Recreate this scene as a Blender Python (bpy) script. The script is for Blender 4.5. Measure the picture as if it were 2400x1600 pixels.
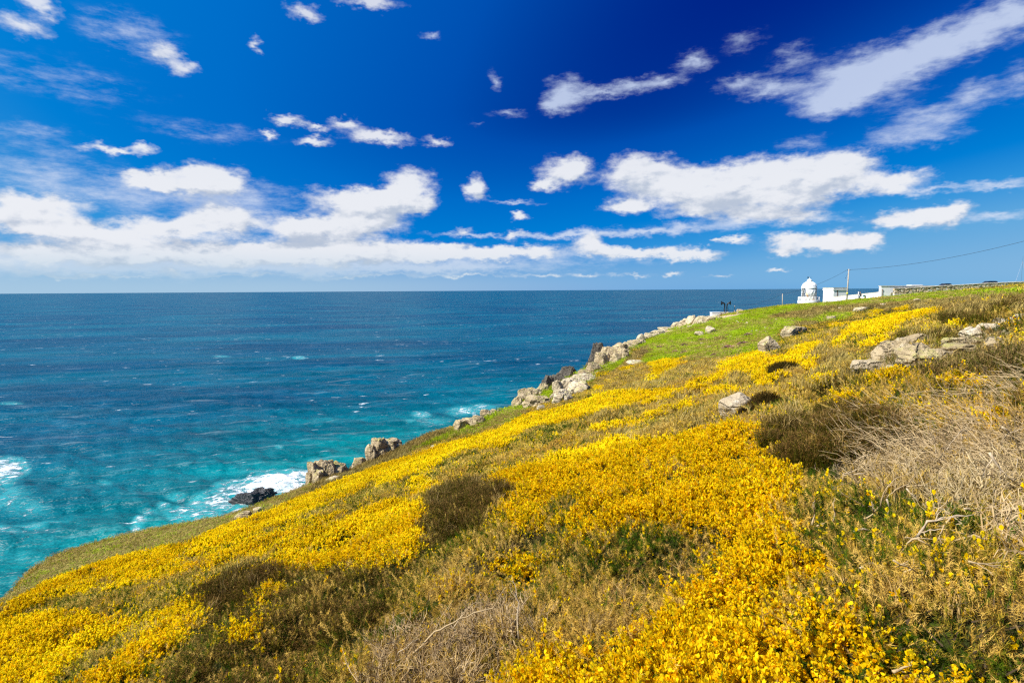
import bpy, bmesh, math, random
import numpy as np
from mathutils import Vector, Matrix

for o in list(bpy.data.objects):
    bpy.data.objects.remove(o)
SC = bpy.context.scene
COL = SC.collection
random.seed(7)
RNG = np.random.default_rng(11)

# ------------------------------------------------------------------ camera
# world: +Y is the viewing direction, sea level z = 0, the eye stands 60 m above the sea
EYE = np.array([0.0, 0.0, 60.0])
FPX = 20.0 / 36.0 * 2400.0          # focal length in photo pixels (20 mm lens)
PITCH = math.atan(120.0 / FPX)      # looking slightly down
ROLL = 0.0059
_F = np.array([0.0, math.cos(PITCH), -math.sin(PITCH)])
_R0 = np.array([1.0, 0.0, 0.0])
_U0 = np.array([0.0, math.sin(PITCH), math.cos(PITCH)])
_U = _U0 * math.cos(ROLL) + _R0 * math.sin(ROLL)
_R = _R0 * math.cos(ROLL) - _U0 * math.sin(ROLL)

cam_data = bpy.data.cameras.new("camera")
cam_data.lens = 20.0
cam_data.sensor_width = 36.0
cam_data.clip_start = 0.05
cam_data.clip_end = 200000.0
cam = bpy.data.objects.new("camera", cam_data)
COL.objects.link(cam)
cam.matrix_world = Matrix(((_R[0], _U[0], -_F[0], EYE[0]),
                           (_R[1], _U[1], -_F[1], EYE[1]),
                           (_R[2], _U[2], -_F[2], EYE[2]),
                           (0, 0, 0, 1)))
SC.camera = cam


def pix_dir(u, v):
    """direction of a photo pixel, scaled so that its y component is 1"""
    d = _F + _R * ((u - 1200.0) / FPX) + _U * ((800.0 - v) / FPX)
    return d / d[1]


def at(u, v, y):
    """point at depth y (metres ahead) on the line of sight of a photo pixel"""
    return EYE + pix_dir(u, v) * y


def to_pix(x, y, z):
    dx, dy, dz = x - EYE[0], y - EYE[1], z - EYE[2]
    f = dx * _F[0] + dy * _F[1] + dz * _F[2]
    f = np.where(np.abs(f) < 1e-3, 1e-3, f)
    r = dx * _R[0] + dy * _R[1] + dz * _R[2]
    w = dx * _U[0] + dy * _U[1] + dz * _U[2]
    return 1200.0 + FPX * r / f, 800.0 - FPX * w / f, f


# ------------------------------------------------------------------ sun and sky
SUN_AZ = math.radians(252.0)        # compass from +Y, clockwise: from the left, a little behind
SUN_EL = math.radians(45.0)
SUNV = Vector((math.sin(SUN_AZ) * math.cos(SUN_EL), math.cos(SUN_AZ) * math.cos(SUN_EL), math.sin(SUN_EL)))
POLV = (math.sin(math.radians(259)) * math.cos(math.radians(51)), math.cos(math.radians(259)) * math.cos(math.radians(51)), math.sin(math.radians(51)))   # axis of the polarising filter
sd = bpy.data.lights.new("sun", "SUN")
sd.energy = 5.0
sd.angle = math.radians(0.53)
sd.color = (1.0, 0.965, 0.91)
sun = bpy.data.objects.new("sun", sd)
COL.objects.link(sun)
sun.rotation_mode = 'QUATERNION'
sun.rotation_quaternion = SUNV.to_track_quat('Z', 'Y')

SC.view_settings.view_transform = 'Standard'
SC.view_settings.look = 'None'
SC.view_settings.exposure = 0.85
SC.view_settings.gamma = 1.0
SC.view_settings.use_curve_mapping = False
SC.render.engine = 'CYCLES'
SC.cycles.use_denoising = False
SC.cycles.max_bounces = 5
SC.cycles.diffuse_bounces = 2
SC.cycles.glossy_bounces = 2
SC.cycles.transmission_bounces = 4
SC.cycles.transparent_max_bounces = 8
SC.cycles.caustics_reflective = False
SC.cycles.caustics_refractive = False
SC.render.film_transparent = False
SC.cycles.filter_width = 1.3

world = bpy.data.worlds.new("World")
SC.world = world
world.use_nodes = True
WT = world.node_tree
WT.nodes.clear()


class NT:
    """small helper for node trees"""
    def __init__(self, t): self.t = t

    def n(self, kind, **kw):
        nd = self.t.nodes.new(kind)
        ins = kw.pop('ins', {})
        for k, v in kw.items():
            setattr(nd, k, v)
        for k, v in ins.items():
            s = nd.inputs[k]
            if hasattr(v, 'is_output'):
                self.t.links.new(v, s)
            else:
                s.default_value = v
        return nd

    def math(self, op, a, b=None, c=None, clamp=False):
        ins = {0: a}
        if b is not None: ins[1] = b
        if c is not None: ins[2] = c
        return self.n('ShaderNodeMath', operation=op, use_clamp=clamp, ins=ins).outputs[0]

    def vmath(self, op, a, b=None, s=None):
        ins = {0: a}
        if b is not None: ins[1] = b
        nd = self.n('ShaderNodeVectorMath', operation=op, ins=ins)
        if s is not None: 
            if hasattr(s, 'is_output'): self.t.links.new(s, nd.inputs['Scale'])
            else: nd.inputs['Scale'].default_value = s
        return nd.outputs['Value'] if op in ('LENGTH', 'DOT_PRODUCT', 'DISTANCE') else nd.outputs[0]

    def noise(self, vec, scale, detail=4.0, rough=0.55, dist=0.0, col=False, dims='3D'):
        nd = self.n('ShaderNodeTexNoise', noise_dimensions=dims,
                    ins={'Vector': vec, 'Scale': scale, 'Detail': detail, 'Roughness': rough, 'Distortion': dist})
        return nd.outputs['Color' if col else 0]

    def ramp(self, x, a, b, c=0.0, d=1.0, smooth=True):
        return self.n('ShaderNodeMapRange', interpolation_type='SMOOTHSTEP' if smooth else 'LINEAR', clamp=True,
                      ins={0: x, 1: a, 2: b, 3: c, 4: d}).outputs[0]

    def mix(self, f, a, b, blend='MIX'):
        nd = self.n('ShaderNodeMix', data_type='RGBA', blend_type=blend, clamp_factor=True)
        for k, v in ((0, f), (6, a), (7, b)):
            if hasattr(v, 'is_output'):
                self.t.links.new(v, nd.inputs[k])
            else:
                nd.inputs[k].default_value = v
        return nd.outputs[2]


def az_el(u, v):
    d = pix_dir(u, v)
    d = d / np.linalg.norm(d)
    return math.atan2(d[0], d[1]), math.asin(d[2])


# clouds as the photograph has them: centre, half width, half height (photo pixels of a 2352 wide copy), weight
CUMULUS = [
    (420, 420, 150, 36, 1), (490, 408, 95, 42, 1), (330, 408, 70, 18, .8),
    (830, 458, 150, 30, 1), (945, 425, 66, 46, 1), (890, 455, 100, 36, .8), (965, 472, 50, 26, .8),
    (80, 470, 150, 32, 1), (60, 515, 160, 36, 1), (170, 530, 90, 30, .8),
    (420, 522, 170, 32, 1), (515, 495, 95, 38, 1), (280, 540, 100, 28, .7),
    (770, 522, 160, 44, 1), (850, 500, 75, 40, 1), (690, 520, 80, 30, .9),
    (100, 588, 190, 36, 1), (300, 580, 170, 34, 1), (480, 582, 170, 34, 1), (650, 582, 180, 36, 1), (820, 580, 160, 32, 1),
    (980, 583, 150, 24, 1), (1120, 582, 120, 20, .9), (1230, 578, 100, 20, .8), (1180, 540, 40, 14, .6), (1060, 535, 30, 12, .5),
    (1350, 558, 42, 28, 1), (1395, 580, 60, 20, .9), (1490, 580, 110, 18, 1), (1600, 587, 80, 14, 1),
    (1088, 425, 28, 30, .9), (1105, 455, 24, 18, .6),
    (1295, 395, 70, 40, .85), (1250, 425, 28, 20, .7), (1330, 380, 40, 30, .5),
    (1470, 390, 90, 44, 1), (1540, 430, 140, 46, 1), (1680, 412, 170, 48, 1), (1850, 400, 150, 52, 1), (1940, 388, 80, 46, 1),
    (2060, 418, 110, 30, .8), (1760, 448, 260, 30, .9), (1440, 472, 60, 20, .9), (1600, 485, 110, 26, .6),
    (1740, 490, 140, 30, .75), (1850, 490, 100, 22, .5),
    (2120, 498, 110, 30, .9), (2175, 482, 60, 26, .8), (2030, 505, 70, 16, .5),
    (1890, 565, 150, 26, .85), (1800, 547, 55, 20, .8), (1995, 555, 48, 26, .85), (1800, 582, 42, 14, .8), (1910, 545, 46, 26, .8),
    (1190, 497, 28, 10, .7), (1690, 552, 45, 11, .7), (1640, 555, 30, 10, .6),
    (402, 624, 30, 10, .6), (1350, 630, 70, 7, .5), (1540, 627, 36, 7, .6), (1785, 622, 26, 7, .7), (150, 632, 120, 7, .4), (560, 634, 160, 6, .4),
    (1060, 632, 170, 6, .45), (820, 633, 120, 6, .4), (300, 632, 120, 6, .4), (1240, 630, 60, 7, .45), (1460, 632, 60, 6, .4), (1660, 630, 60, 5, .35),
    (705, 32, 46, 28, .75), (850, 6, 80, 24, .75), (100, 12, 60, 34, .8), (40, 62, 90, 34, .6),
    (380, 118, 46, 30, .7), (415, 155, 34, 30, .6), (590, 108, 20, 16, .55),
    (650, 276, 52, 14, .7), (718, 291, 36, 12, .65), (795, 284, 56, 17, .7), (605, 308, 26, 15, .75), (720, 322, 52, 14, .7), (870, 313, 100, 18, .75), (1000, 322, 34, 12, .5),
    (245, 340, 100, 13, .6), (330, 338, 36, 14, .6),
]
WISPS = [
    (1310, 215, 60, 44, .8), (1275, 240, 46, 24, .7), (1390, 215, 70, 16, .6), (1460, 200, 70, 20, .65), (1530, 182, 60, 22, .6), (1595, 140, 50, 30, .7),
    (985, 82, 30, 12, .5), (1130, 185, 18, 28, .5), (1165, 262, 44, 14, .5), (1100, 285, 30, 10, .3),
    (1950, 195, 150, 70, 1.05), (2080, 145, 150, 60, .95), (2200, 90, 150, 56, .8), (2310, 35, 130, 60, .7), (1900, 235, 90, 36, .7),
    (1770, 205, 110, 26, .65), (1690, 192, 80, 20, .55), (1820, 135, 55, 36, .45), (1710, 95, 50, 34, .35),
    (2130, 275, 120, 46, .55), (2240, 215, 60, 36, .5), (2060, 325, 150, 26, .45), (2340, 190, 60, 60, .4), (1840, 330, 70, 20, .35),
    (2150, 432, 260, 14, .6), (2310, 425, 110, 12, .55), (1500, 530, 260, 15, .75), (1280, 540, 180, 10, .7), (1080, 541, 120, 8, .6), (1760, 508, 220, 14, .55), (2280, 495, 130, 16, .5),
    (1180, 466, 70, 7, .6), (330, 450, 300, 60, .38), (90, 400, 200, 60, .36), (560, 460, 160, 50, .38), (60, 310, 200, 40, .25), (300, 80, 120, 60, .35), (480, 300, 200, 30, .2), (100, 180, 300, 60, .2),
    (60, 600, 300, 40, 1.0), (500, 612, 500, 30, .9), (1000, 612, 420, 20, .8), (1350, 585, 260, 22, .5),
]


def cloud_group(name, blobs):
    g = bpy.data.node_groups.new(name, 'ShaderNodeTree')
    g.interface.new_socket('P', in_out='INPUT', socket_type='NodeSocketVector')
    g.interface.new_socket('F', in_out='OUTPUT', socket_type='NodeSocketFloat')
    N = NT(g)
    gi = N.n('NodeGroupInput')
    acc = None
    k = 2400.0 / 2352.0
    for (u, v, hu, hv, w) in blobs:
        u, v, hu, hv = u * k, v * k, hu * k, hv * k
        a, e = az_el(u, v)
        a1, _ = az_el(u + hu, v)
        _, e1 = az_el(u, v - hv)
        s = 1.50 if w > .55 else 1.65
        mp = N.n('ShaderNodeMapping', vector_type='TEXTURE', ins={0: gi.outputs[0]})
        mp.inputs['Location'].default_value = (a, e, 0)
        mp.inputs['Scale'].default_value = (abs(a1 - a) * s, abs(e1 - e) * s, 1)
        gr = N.n('ShaderNodeTexGradient', gradient_type='QUADRATIC_SPHERE', ins={0: mp.outputs[0]})
        acc = N.math('MULTIPLY_ADD', gr.outputs['Fac'], w * 2.7, acc if acc is not None else 0.0)
    go = N.n('NodeGroupOutput')
    g.links.new(acc, go.inputs[0])
    return g


def build_world():
    N = NT(WT)
    tc = N.n('ShaderNodeTexCoord')
    d = N.vmath('NORMALIZE', tc.outputs['Generated'])
    sep = N.n('ShaderNodeSeparateXYZ', ins={0: d})
    az = N.math('ARCTAN2', sep.outputs[0], sep.outputs[1])
    el = N.math('ARCSINE', sep.outputs[2])
    # clear sky
    sky = N.n('ShaderNodeTexSky', sky_type='NISHITA')
    sky.sun_disc = False
    sky.sun_elevation = SUN_EL
    sky.sun_rotation = SUN_AZ
    sky.altitude = 60.0
    sky.air_density = 1.0
    sky.dust_density = 0.4
    sky.ozone_density = 3.0
    # polarised skylight: darkest at a right angle to the sun (the photo was taken through a polariser)
    c = N.vmath('DOT_PRODUCT', d, POLV)
    c2 = N.math('MULTIPLY', c, c)
    pol = N.math('DIVIDE', N.math('SUBTRACT', 1.0, c2), N.math('ADD', 1.0, c2))
    pol = N.math('SUBTRACT', 1.0, N.math('MULTIPLY', N.math('MULTIPLY', pol, N.ramp(el, .0, .30, .72, 1.0)), POLAR))
    sk = N.n('ShaderNodeSeparateColor', ins={0: N.vmath('SCALE', sky.outputs[0], s=0.1)}).outputs[1]
    t = N.math('MULTIPLY', sk, pol)
    cr = N.n('ShaderNodeValToRGB', ins={0: t})
    els = cr.color_ramp.elements
    for k, (pos, c_) in enumerate(SKY_TONES):
        e_ = els[k] if k < 2 else els.new(pos)
        e_.position = pos; e_.color = tuple(c_) + (1,)
    skyc = cr.outputs[0]
    # cloud coordinates, stirred by noise
    p = N.n('ShaderNodeCombineXYZ', ins={0: az, 1: el, 2: 0.0}).outputs[0]
    q = N.n('ShaderNodeCombineXYZ', ins={0: az, 1: N.math('MULTIPLY', el, 1.9), 2: 0.0}).outputs[0]
    w1 = N.vmath('SUBTRACT', N.noise(q, 9.0, 3, .5, col=True), (.5, .5, .5))
    w2 = N.vmath('SUBTRACT', N.noise(q, 34.0, 3, .55, col=True), (.5, .5, .5))
    w3 = N.vmath('SUBTRACT', N.noise(q, 95.0, 2, .6, col=True), (.5, .5, .5))
    warp = N.vmath('ADD', N.vmath('MULTIPLY', w1, (.060, .022, 0)), N.vmath('MULTIPLY', w2, (.034, .024, 0)))
    warp = N.vmath('ADD', warp, N.vmath('MULTIPLY', w3, (.012, .010, 0)))
    pw = N.vmath('ADD', p, warp)
    gc = cloud_group('cumulus_field', CUMULUS)
    gw = cloud_group('wisp_field', WISPS)

    def grp(g, vec):
        return N.n('ShaderNodeGroup', node_tree=g, ins={0: vec}).outputs[0]
    f0 = grp(gc, pw)
    fup = grp(gc, N.vmath('ADD', pw, (-.012, .024, 0)))
    fw = grp(gw, pw)
    fb = N.noise(q, 30.0, 7, .62)
    fb2 = N.noise(N.vmath('ADD', q, (-.008, .013, 0)), 30.0, 5, .60)
    fl = N.noise(q, 11.0, 3, .5)
    fl2 = N.noise(N.vmath('ADD', q, (-.025, .035, 0)), 11.0, 3, .5)
    fbw = N.noise(N.vmath('MULTIPLY', q, (.9, 1.5, 1)), 22.0, 8, .66)
    # clouds outside the frame: the same fair-weather cumulus all round
    far = N.ramp(N.math('ABSOLUTE', az), .85, 1.1)
    hi = N.ramp(el, .58, .75)
    outside = N.math('MAXIMUM', far, hi)
    gen = N.ramp(N.noise(q, 3.2, 3, .5), .52, .72)
    f0 = N.math('ADD', f0, N.math('MULTIPLY', N.math('MULTIPLY', gen, outside), .8))
    den = N.math('ADD', N.math('MINIMUM', f0, 1.6), N.math('MULTIPLY', N.math('SUBTRACT', fb, .5), 1.75))
    den = N.math('MULTIPLY', den, N.ramp(f0, .02, .22))
    a_c = N.ramp(den, .12, 1.45)
    a_c = N.math('MULTIPLY', a_c, N.ramp(el, .14, .42, 1.0, .80))
    wd = N.math('ADD', N.math('MULTIPLY', fw, .74), N.math('MULTIPLY', N.math('SUBTRACT', fbw, .5), 2.1))
    wd = N.math('MULTIPLY', wd, N.ramp(fw, .0, .3))
    a_w = N.math('MULTIPLY', N.ramp(wd, .0, 1.5), .88)
    # shading: brighter tops, greyer undersides, billows from the noise gradient
    under = N.math('SUBTRACT', fup, f0)
    billow = N.math('SUBTRACT', fb, fb2)
    lit = N.math('SUBTRACT', N.math('ADD', .70, N.math('MULTIPLY', billow, 2.0)), N.math('MULTIPLY', under, .38))
    lit = N.math('ADD', lit, N.math('MULTIPLY', N.math('SUBTRACT', fl, fl2), 2.2))
    lit = N.math('MULTIPLY', N.ramp(lit, -.15, 1.1, .15, 1.0), N.ramp(pol, .35, .95, .70, 1.0))
    shade = N.mix(lit, (.42, .50, .64, 1), (.97, .97, .99, 1))
    wcol = N.mix(pol, (.50, .60, .82, 1), (.88, .93, 1.0, 1))
    col = N.mix(a_w, skyc, wcol)
    col = N.mix(a_c, col, shade)
    # air light low over the sea, more of it towards the sun's side
    hz = N.math('MULTIPLY', N.ramp(el, .080, .0), N.ramp(az, .70, -.5, .15, .88))
    col = N.mix(hz, col, (.42, .60, .75, 1))
    bg = N.n('ShaderNodeBackground', ins={0: col, 1: 0.565})
    out = N.n('ShaderNodeOutputWorld')
    WT.links.new(bg.outputs[0], out.inputs[0])


POLAR = 0.90
# the sky's own brightness, mapped to the deep blues of the film
SKY_TONES = [(.0, (.0, .008, .17)), (.02, (.0, .018, .245)), (.04, (.0, .080, .44)), (.09, (.0, .150, .575)), (.15, (.0, .205, .65)),
             (.22, (.03, .29, .70)), (.32, (.12, .39, .72)), (.55, (.25, .48, .73))]
build_world()
world.cycles.sampling_method = 'MANUAL'
world.cycles.sample_map_resolution = 512


# ------------------------------------------------------------------ numpy noise
def _hash(ix, iy, iz, seed):
    h = (ix * 374761393 + iy * 668265263 + iz * 2147483647 + seed * 974634777) & 0xFFFFFFFF
    h = ((h ^ (h >> 13)) * 1274126177) & 0xFFFFFFFF
    h = ((h ^ (h >> 16)) * 2246822519) & 0xFFFFFFFF
    return ((h ^ (h >> 15)) & 0xFFFF) / 65535.0


def vnoise(x, y, z=None, seed=0):
    x = np.asarray(x, float); y = np.asarray(y, float)
    z = np.zeros_like(x) if z is None else np.asarray(z, float)
    fx, fy, fz = np.floor(x), np.floor(y), np.floor(z)
    ix, iy, iz = fx.astype(np.int64), fy.astype(np.int64), fz.astype(np.int64)
    tx, ty, tz = x - fx, y - fy, z - fz
    tx = tx * tx * (3 - 2 * tx); ty = ty * ty * (3 - 2 * ty); tz = tz * tz * (3 - 2 * tz)
    r = 0
    for a in (0, 1):
        wx = tx if a else 1 - tx
        for b in (0, 1):
            wy = ty if b else 1 - ty
            for c in (0, 1):
                wz = tz if c else 1 - tz
                r = r + _hash(ix + a, iy + b, iz + c, seed) * wx * wy * wz
    return r * 2 - 1


def fbm(x, y, z=None, oct=4, seed=0, gain=.5):
    s, a, t = 0, 1.0, 0.0
    f = 1.0
    for k in range(oct):
        s = s + a * vnoise(np.asarray(x) * f, np.asarray(y) * f, None if z is None else np.asarray(z) * f, seed + k * 17)
        t += a; a *= gain; f *= 2.03
    return s / t


def sstep(a, b, x):
    t = np.clip((np.asarray(x, float) - a) / (b - a), 0, 1)
    return t * t * (3 - 2 * t)


def domes(x, y, cell, seed):
    """rounded bushes side by side: 1 on top of a bush, 0 in the gap between two"""
    gx, gy = np.floor(x / cell), np.floor(y / cell)
    best = np.full(np.shape(x), 9.0)
    for i in (-1, 0, 1):
        for j in (-1, 0, 1):
            cx, cy = (gx + i).astype(np.int64), (gy + j).astype(np.int64)
            px = (cx + .1 + .8 * _hash(cx, cy, cx * 0, seed)) * cell
            py = (cy + .1 + .8 * _hash(cx, cy, cx * 0 + 5, seed + 1)) * cell
            k = .75 + .5 * _hash(cx, cy, cx * 0 + 9, seed + 2)
            best = np.minimum(best, np.hypot(x - px, y - py) / cell / k)
    return np.clip(1 - (best / .80) ** 2, 0, 1) ** .8



# ------------------------------------------------------------------ polygons
def crop(x0, y0, s, pts):
    return [(x0 + x / s, y0 + y / s) for x, y in pts]


def in_poly(px, py, poly):
    inside = np.zeros(px.shape, bool)
    n = len(poly)
    xs = [p[0] for p in poly]; ys = [p[1] for p in poly]
    box = (px >= min(xs)) & (px <= max(xs)) & (py >= min(ys)) & (py <= max(ys))
    idx = np.nonzero(box)[0]
    if not len(idx):
        return inside
    x, y = px[idx], py[idx]
    r = np.zeros(len(idx), bool)
    j = n - 1
    for i in range(n):
        xi, yi, xj, yj = xs[i], ys[i], xs[j], ys[j]
        c = ((yi > y) != (yj > y)) & (x < (xj - xi) * (y - yi) / ((yj - yi) or 1e-9) + xi)
        r ^= c
        j = i
    inside[idx] = r
    return inside


# ------------------------------------------------------------------ shape of the land
def _controls():
    P = []
    for x in (-7, -3.5, 0, 3.5, 7):
        for y in (-8, -3, 1, 4, 8):
            P.append((x, y, -1.45 + .33 * x - .2 * y))
    for (u, v, y) in [
        # towards the sea, left to right, each column from near to its skyline
        (0, 1401, 20), (34, 1389, 21), (69, 1349, 24), (103, 1315, 27), (149, 1292, 30), (207, 1271, 32), (306, 1246, 34),
        (306, 1290, 22), (459, 1217, 36), (528, 1204, 37), (536, 1228, 28), (740, 1130, 41), (740, 1200, 19), (900, 1075, 44),
        (900, 1130, 22), (1010, 1012, 47), (1000, 1100, 20), (1100, 985, 52), (1200, 948, 60), (1200, 1000, 28), (1200, 1100, 12.5),
        (1300, 900, 72), (1400, 848, 85), (1400, 930, 36), (1400, 1000, 16.5), (1500, 800, 103), (1550, 830, 72), (1550, 880, 37),
        (1560, 772, 120), (1640, 745, 142), (1700, 736, 150), (1700, 790, 78), (1700, 840, 30), (1800, 719, 152), (1900, 712, 150),
        (1900, 760, 56), (1900, 820, 18.5), (2000, 704, 140), (2100, 691, 138), (2100, 720, 50), (2100, 780, 14.5), (2200, 684, 136),
        (2300, 677, 136), (2300, 700, 46), (2300, 740, 12.3), (2400, 672, 136), (2400, 684, 45), (2400, 700, 13.5)]:
        p = at(u, v, y)
        P.append((p[0], p[1], p[2] - 60 - min(.10 + .0035 * y, .55)))   # the pixel shows the top of the plants
    P += [(130, 150, 0.6), (150, 180, 0.5), (83, 172, -9), (60, 175, -14), (95, 210, -16), (60, 25, 4), (40, -10, 6), (110, 60, 6),
          (0, -30, 4.2), (-22, -20, -5), (-30, 0, -11.5), (160, 120, 3), (200, 200, 1), (30, -40, 10)]
    return np.array(P, float)


_CP = _controls()


def _tps():
    xy = _CP[:, :2] / 50.0
    n = len(xy)
    d = np.linalg.norm(xy[:, None] - xy[None], axis=2)
    K = np.where(d > 0, d * d * np.log(np.maximum(d, 1e-9)), 0) + np.eye(n) * 2e-4
    Q = np.c_[np.ones(n), xy]
    A = np.block([[K, Q], [Q.T, np.zeros((3, 3))]])
    return np.linalg.solve(A, np.r_[_CP[:, 2], 0, 0, 0])


_TW = _tps()


def z_smooth(x, y):
    X, Y = np.ravel(x) / 50.0, np.ravel(y) / 50.0
    out = np.empty(X.shape)
    C = _CP[:, :2] / 50.0
    for s in range(0, len(X), 60000):
        dx = X[s:s + 60000, None] - C[None, :, 0]
        dy = Y[s:s + 60000, None] - C[None, :, 1]
        r2 = dx * dx + dy * dy
        K = np.where(r2 > 0, .5 * r2 * np.log(np.maximum(r2, 1e-12)), 0)
        out[s:s + 60000] = K @ _TW[:-3] + _TW[-3] + _TW[-2] * X[s:s + 60000] + _TW[-1] * Y[s:s + 60000]
    return out.reshape(np.shape(x))


# the top edge of the cliff, seen from above
EDGE = [(-120, -400), (-60, -120), (-34, -40), (-27, -10), (-22, 8), (-18.6, 20)]
for (u, v, y) in [(34, 1389, 21.5), (69, 1349, 24.5), (103, 1315, 27.5), (149, 1292, 30.5), (207, 1271, 32.5), (306, 1246, 34.5), (459, 1217, 36.5),
                  (528, 1204, 37.5), (650, 1165, 40.5), (740, 1120, 43), (900, 1060, 47), (1010, 1008, 48.5), (1100, 980, 53.5), (1200, 945, 62),
                  (1300, 895, 75), (1400, 843, 88), (1500, 792, 107), (1560, 768, 124), (1640, 743, 146), (1700, 734, 156)]:
    _p = at(u, v, y)
    EDGE.append((_p[0], _p[1]))
EDGE += [(66, 185), (84, 205), (120, 235), (200, 290), (420, 420), (900, 600)]
_LANDPOLY = EDGE + [(900, -400)]


def edge_dist(x, y):
    """metres inland of the cliff edge, negative on the sea side"""
    X, Y = np.ravel(np.asarray(x, float)), np.ravel(np.asarray(y, float))
    best = np.full(X.shape, 1e18)
    for (ax, ay), (bx, by) in zip(EDGE[:-1], EDGE[1:]):
        vx, vy = bx - ax, by - ay
        t = np.clip(((X - ax) * vx + (Y - ay) * vy) / (vx * vx + vy * vy), 0, 1)
        best = np.minimum(best, (X - ax - t * vx) ** 2 + (Y - ay - t * vy) ** 2)
    d = np.sqrt(best)
    return np.where(in_poly(X, Y, _LANDPOLY), d, -d).reshape(np.shape(x))


def land_z(x, y, rough=True):
    x = np.asarray(x, float); y = np.asarray(y, float)
    r = np.hypot(x, y)
    z = z_smooth(x, y)
    # away from the surveyed slope the land runs out level
    far = sstep(190, 260, r)
    z = z * (1 - far) + far * np.clip(z, -6, 8)
    d = edge_dist(x, y)
    if rough:
        near = np.clip(1 - sstep(14, 60, r), .0, 1)
        keep = sstep(-1, 4, d)
        z = z + keep * near * (.10 * fbm(x * 1.1, y * 1.1, oct=3, seed=3) + .16 * fbm(x * .33, y * .33, oct=2, seed=5))
        bush = np.clip(1 - sstep(10, 26, r), 0, 1)
        z = z + keep * (bush * .23 * (domes(x, y, .36, 3) - .55) + np.clip(1 - sstep(20, 70, r), 0, 1) * .36 * (domes(x, y, 1.3, 8) - .60))
        z = z + keep * (1 - near) * (.22 * fbm(x * .25, y * .25, oct=3, seed=9))
    dd = d + (1.2 * fbm(x * .22, y * .22, oct=3, seed=21)) * sstep(10, 60, r) * .6
    o = np.maximum(-dd, 0)
    drop = 1.25 * o + np.minimum(o, 3) * .25 * o / 3
    if rough:
        drop = drop * (1 + .30 * fbm(x * .11, y * .11, oct=4, seed=31)) + np.minimum(o, 4) * .5 * fbm(x * .4, y * .4, oct=3, seed=33)
    z = z - drop
    return np.maximum(60 + z, -6)


def hit(u, v, ymax=175.0):
    """where the line of sight of a photo pixel meets the land"""
    d = pix_dir(u, v)
    ys = np.geomspace(1.6, ymax, 700)
    zz = land_z(d[0] * ys, ys)
    below = np.nonzero(60 + d[2] * ys <= zz)[0]
    if not len(below):
        k = int(np.argmin(((60 + d[2] * ys) - zz) / ys + np.where(ys < 8, 9.0, 0.0)))
        yy = ys[k]
    else:
        k = below[0]
        if k == 0:
            yy = ys[0]
        else:
            g0 = 60 + d[2] * ys[k - 1] - zz[k - 1]; g1 = zz[k] - 60 - d[2] * ys[k]
            yy = ys[k - 1] + (ys[k] - ys[k - 1]) * g0 / max(g0 + g1, 1e-9)
    return np.array([d[0] * yy, yy, float(land_z(np.array([d[0] * yy]), np.array([yy]))[0])])


def ground(x, y):
    return float(land_z(np.array([x]), np.array([y]))[0])


# ------------------------------------------------------------------ objects
def tag(o, label=None, cat=None, group=None, kind=None):
    if label: o["label"] = label
    if cat: o["category"] = cat
    if group: o["group"] = group
    if kind: o["kind"] = kind
    return o


def link(name, me, mat=None, parent=None):
    o = bpy.data.objects.new(name, me)
    COL.objects.link(o)
    if mat is not None and me is not None:
        for m in (mat if isinstance(mat, (list, tuple)) else [mat]):
            me.materials.append(m)
    if parent is not None:
        o.parent = parent
    return o


def empty(name, loc, rz=0.0):
    o = bpy.data.objects.new(name, None)
    COL.objects.link(o)
    o.location = loc
    o.rotation_euler = (0, 0, rz)
    o.empty_display_size = .2
    return o


def smooth(o, on=True):
    o.data.polygons.foreach_set('use_smooth', [on] * len(o.data.polygons))
    return o


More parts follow.
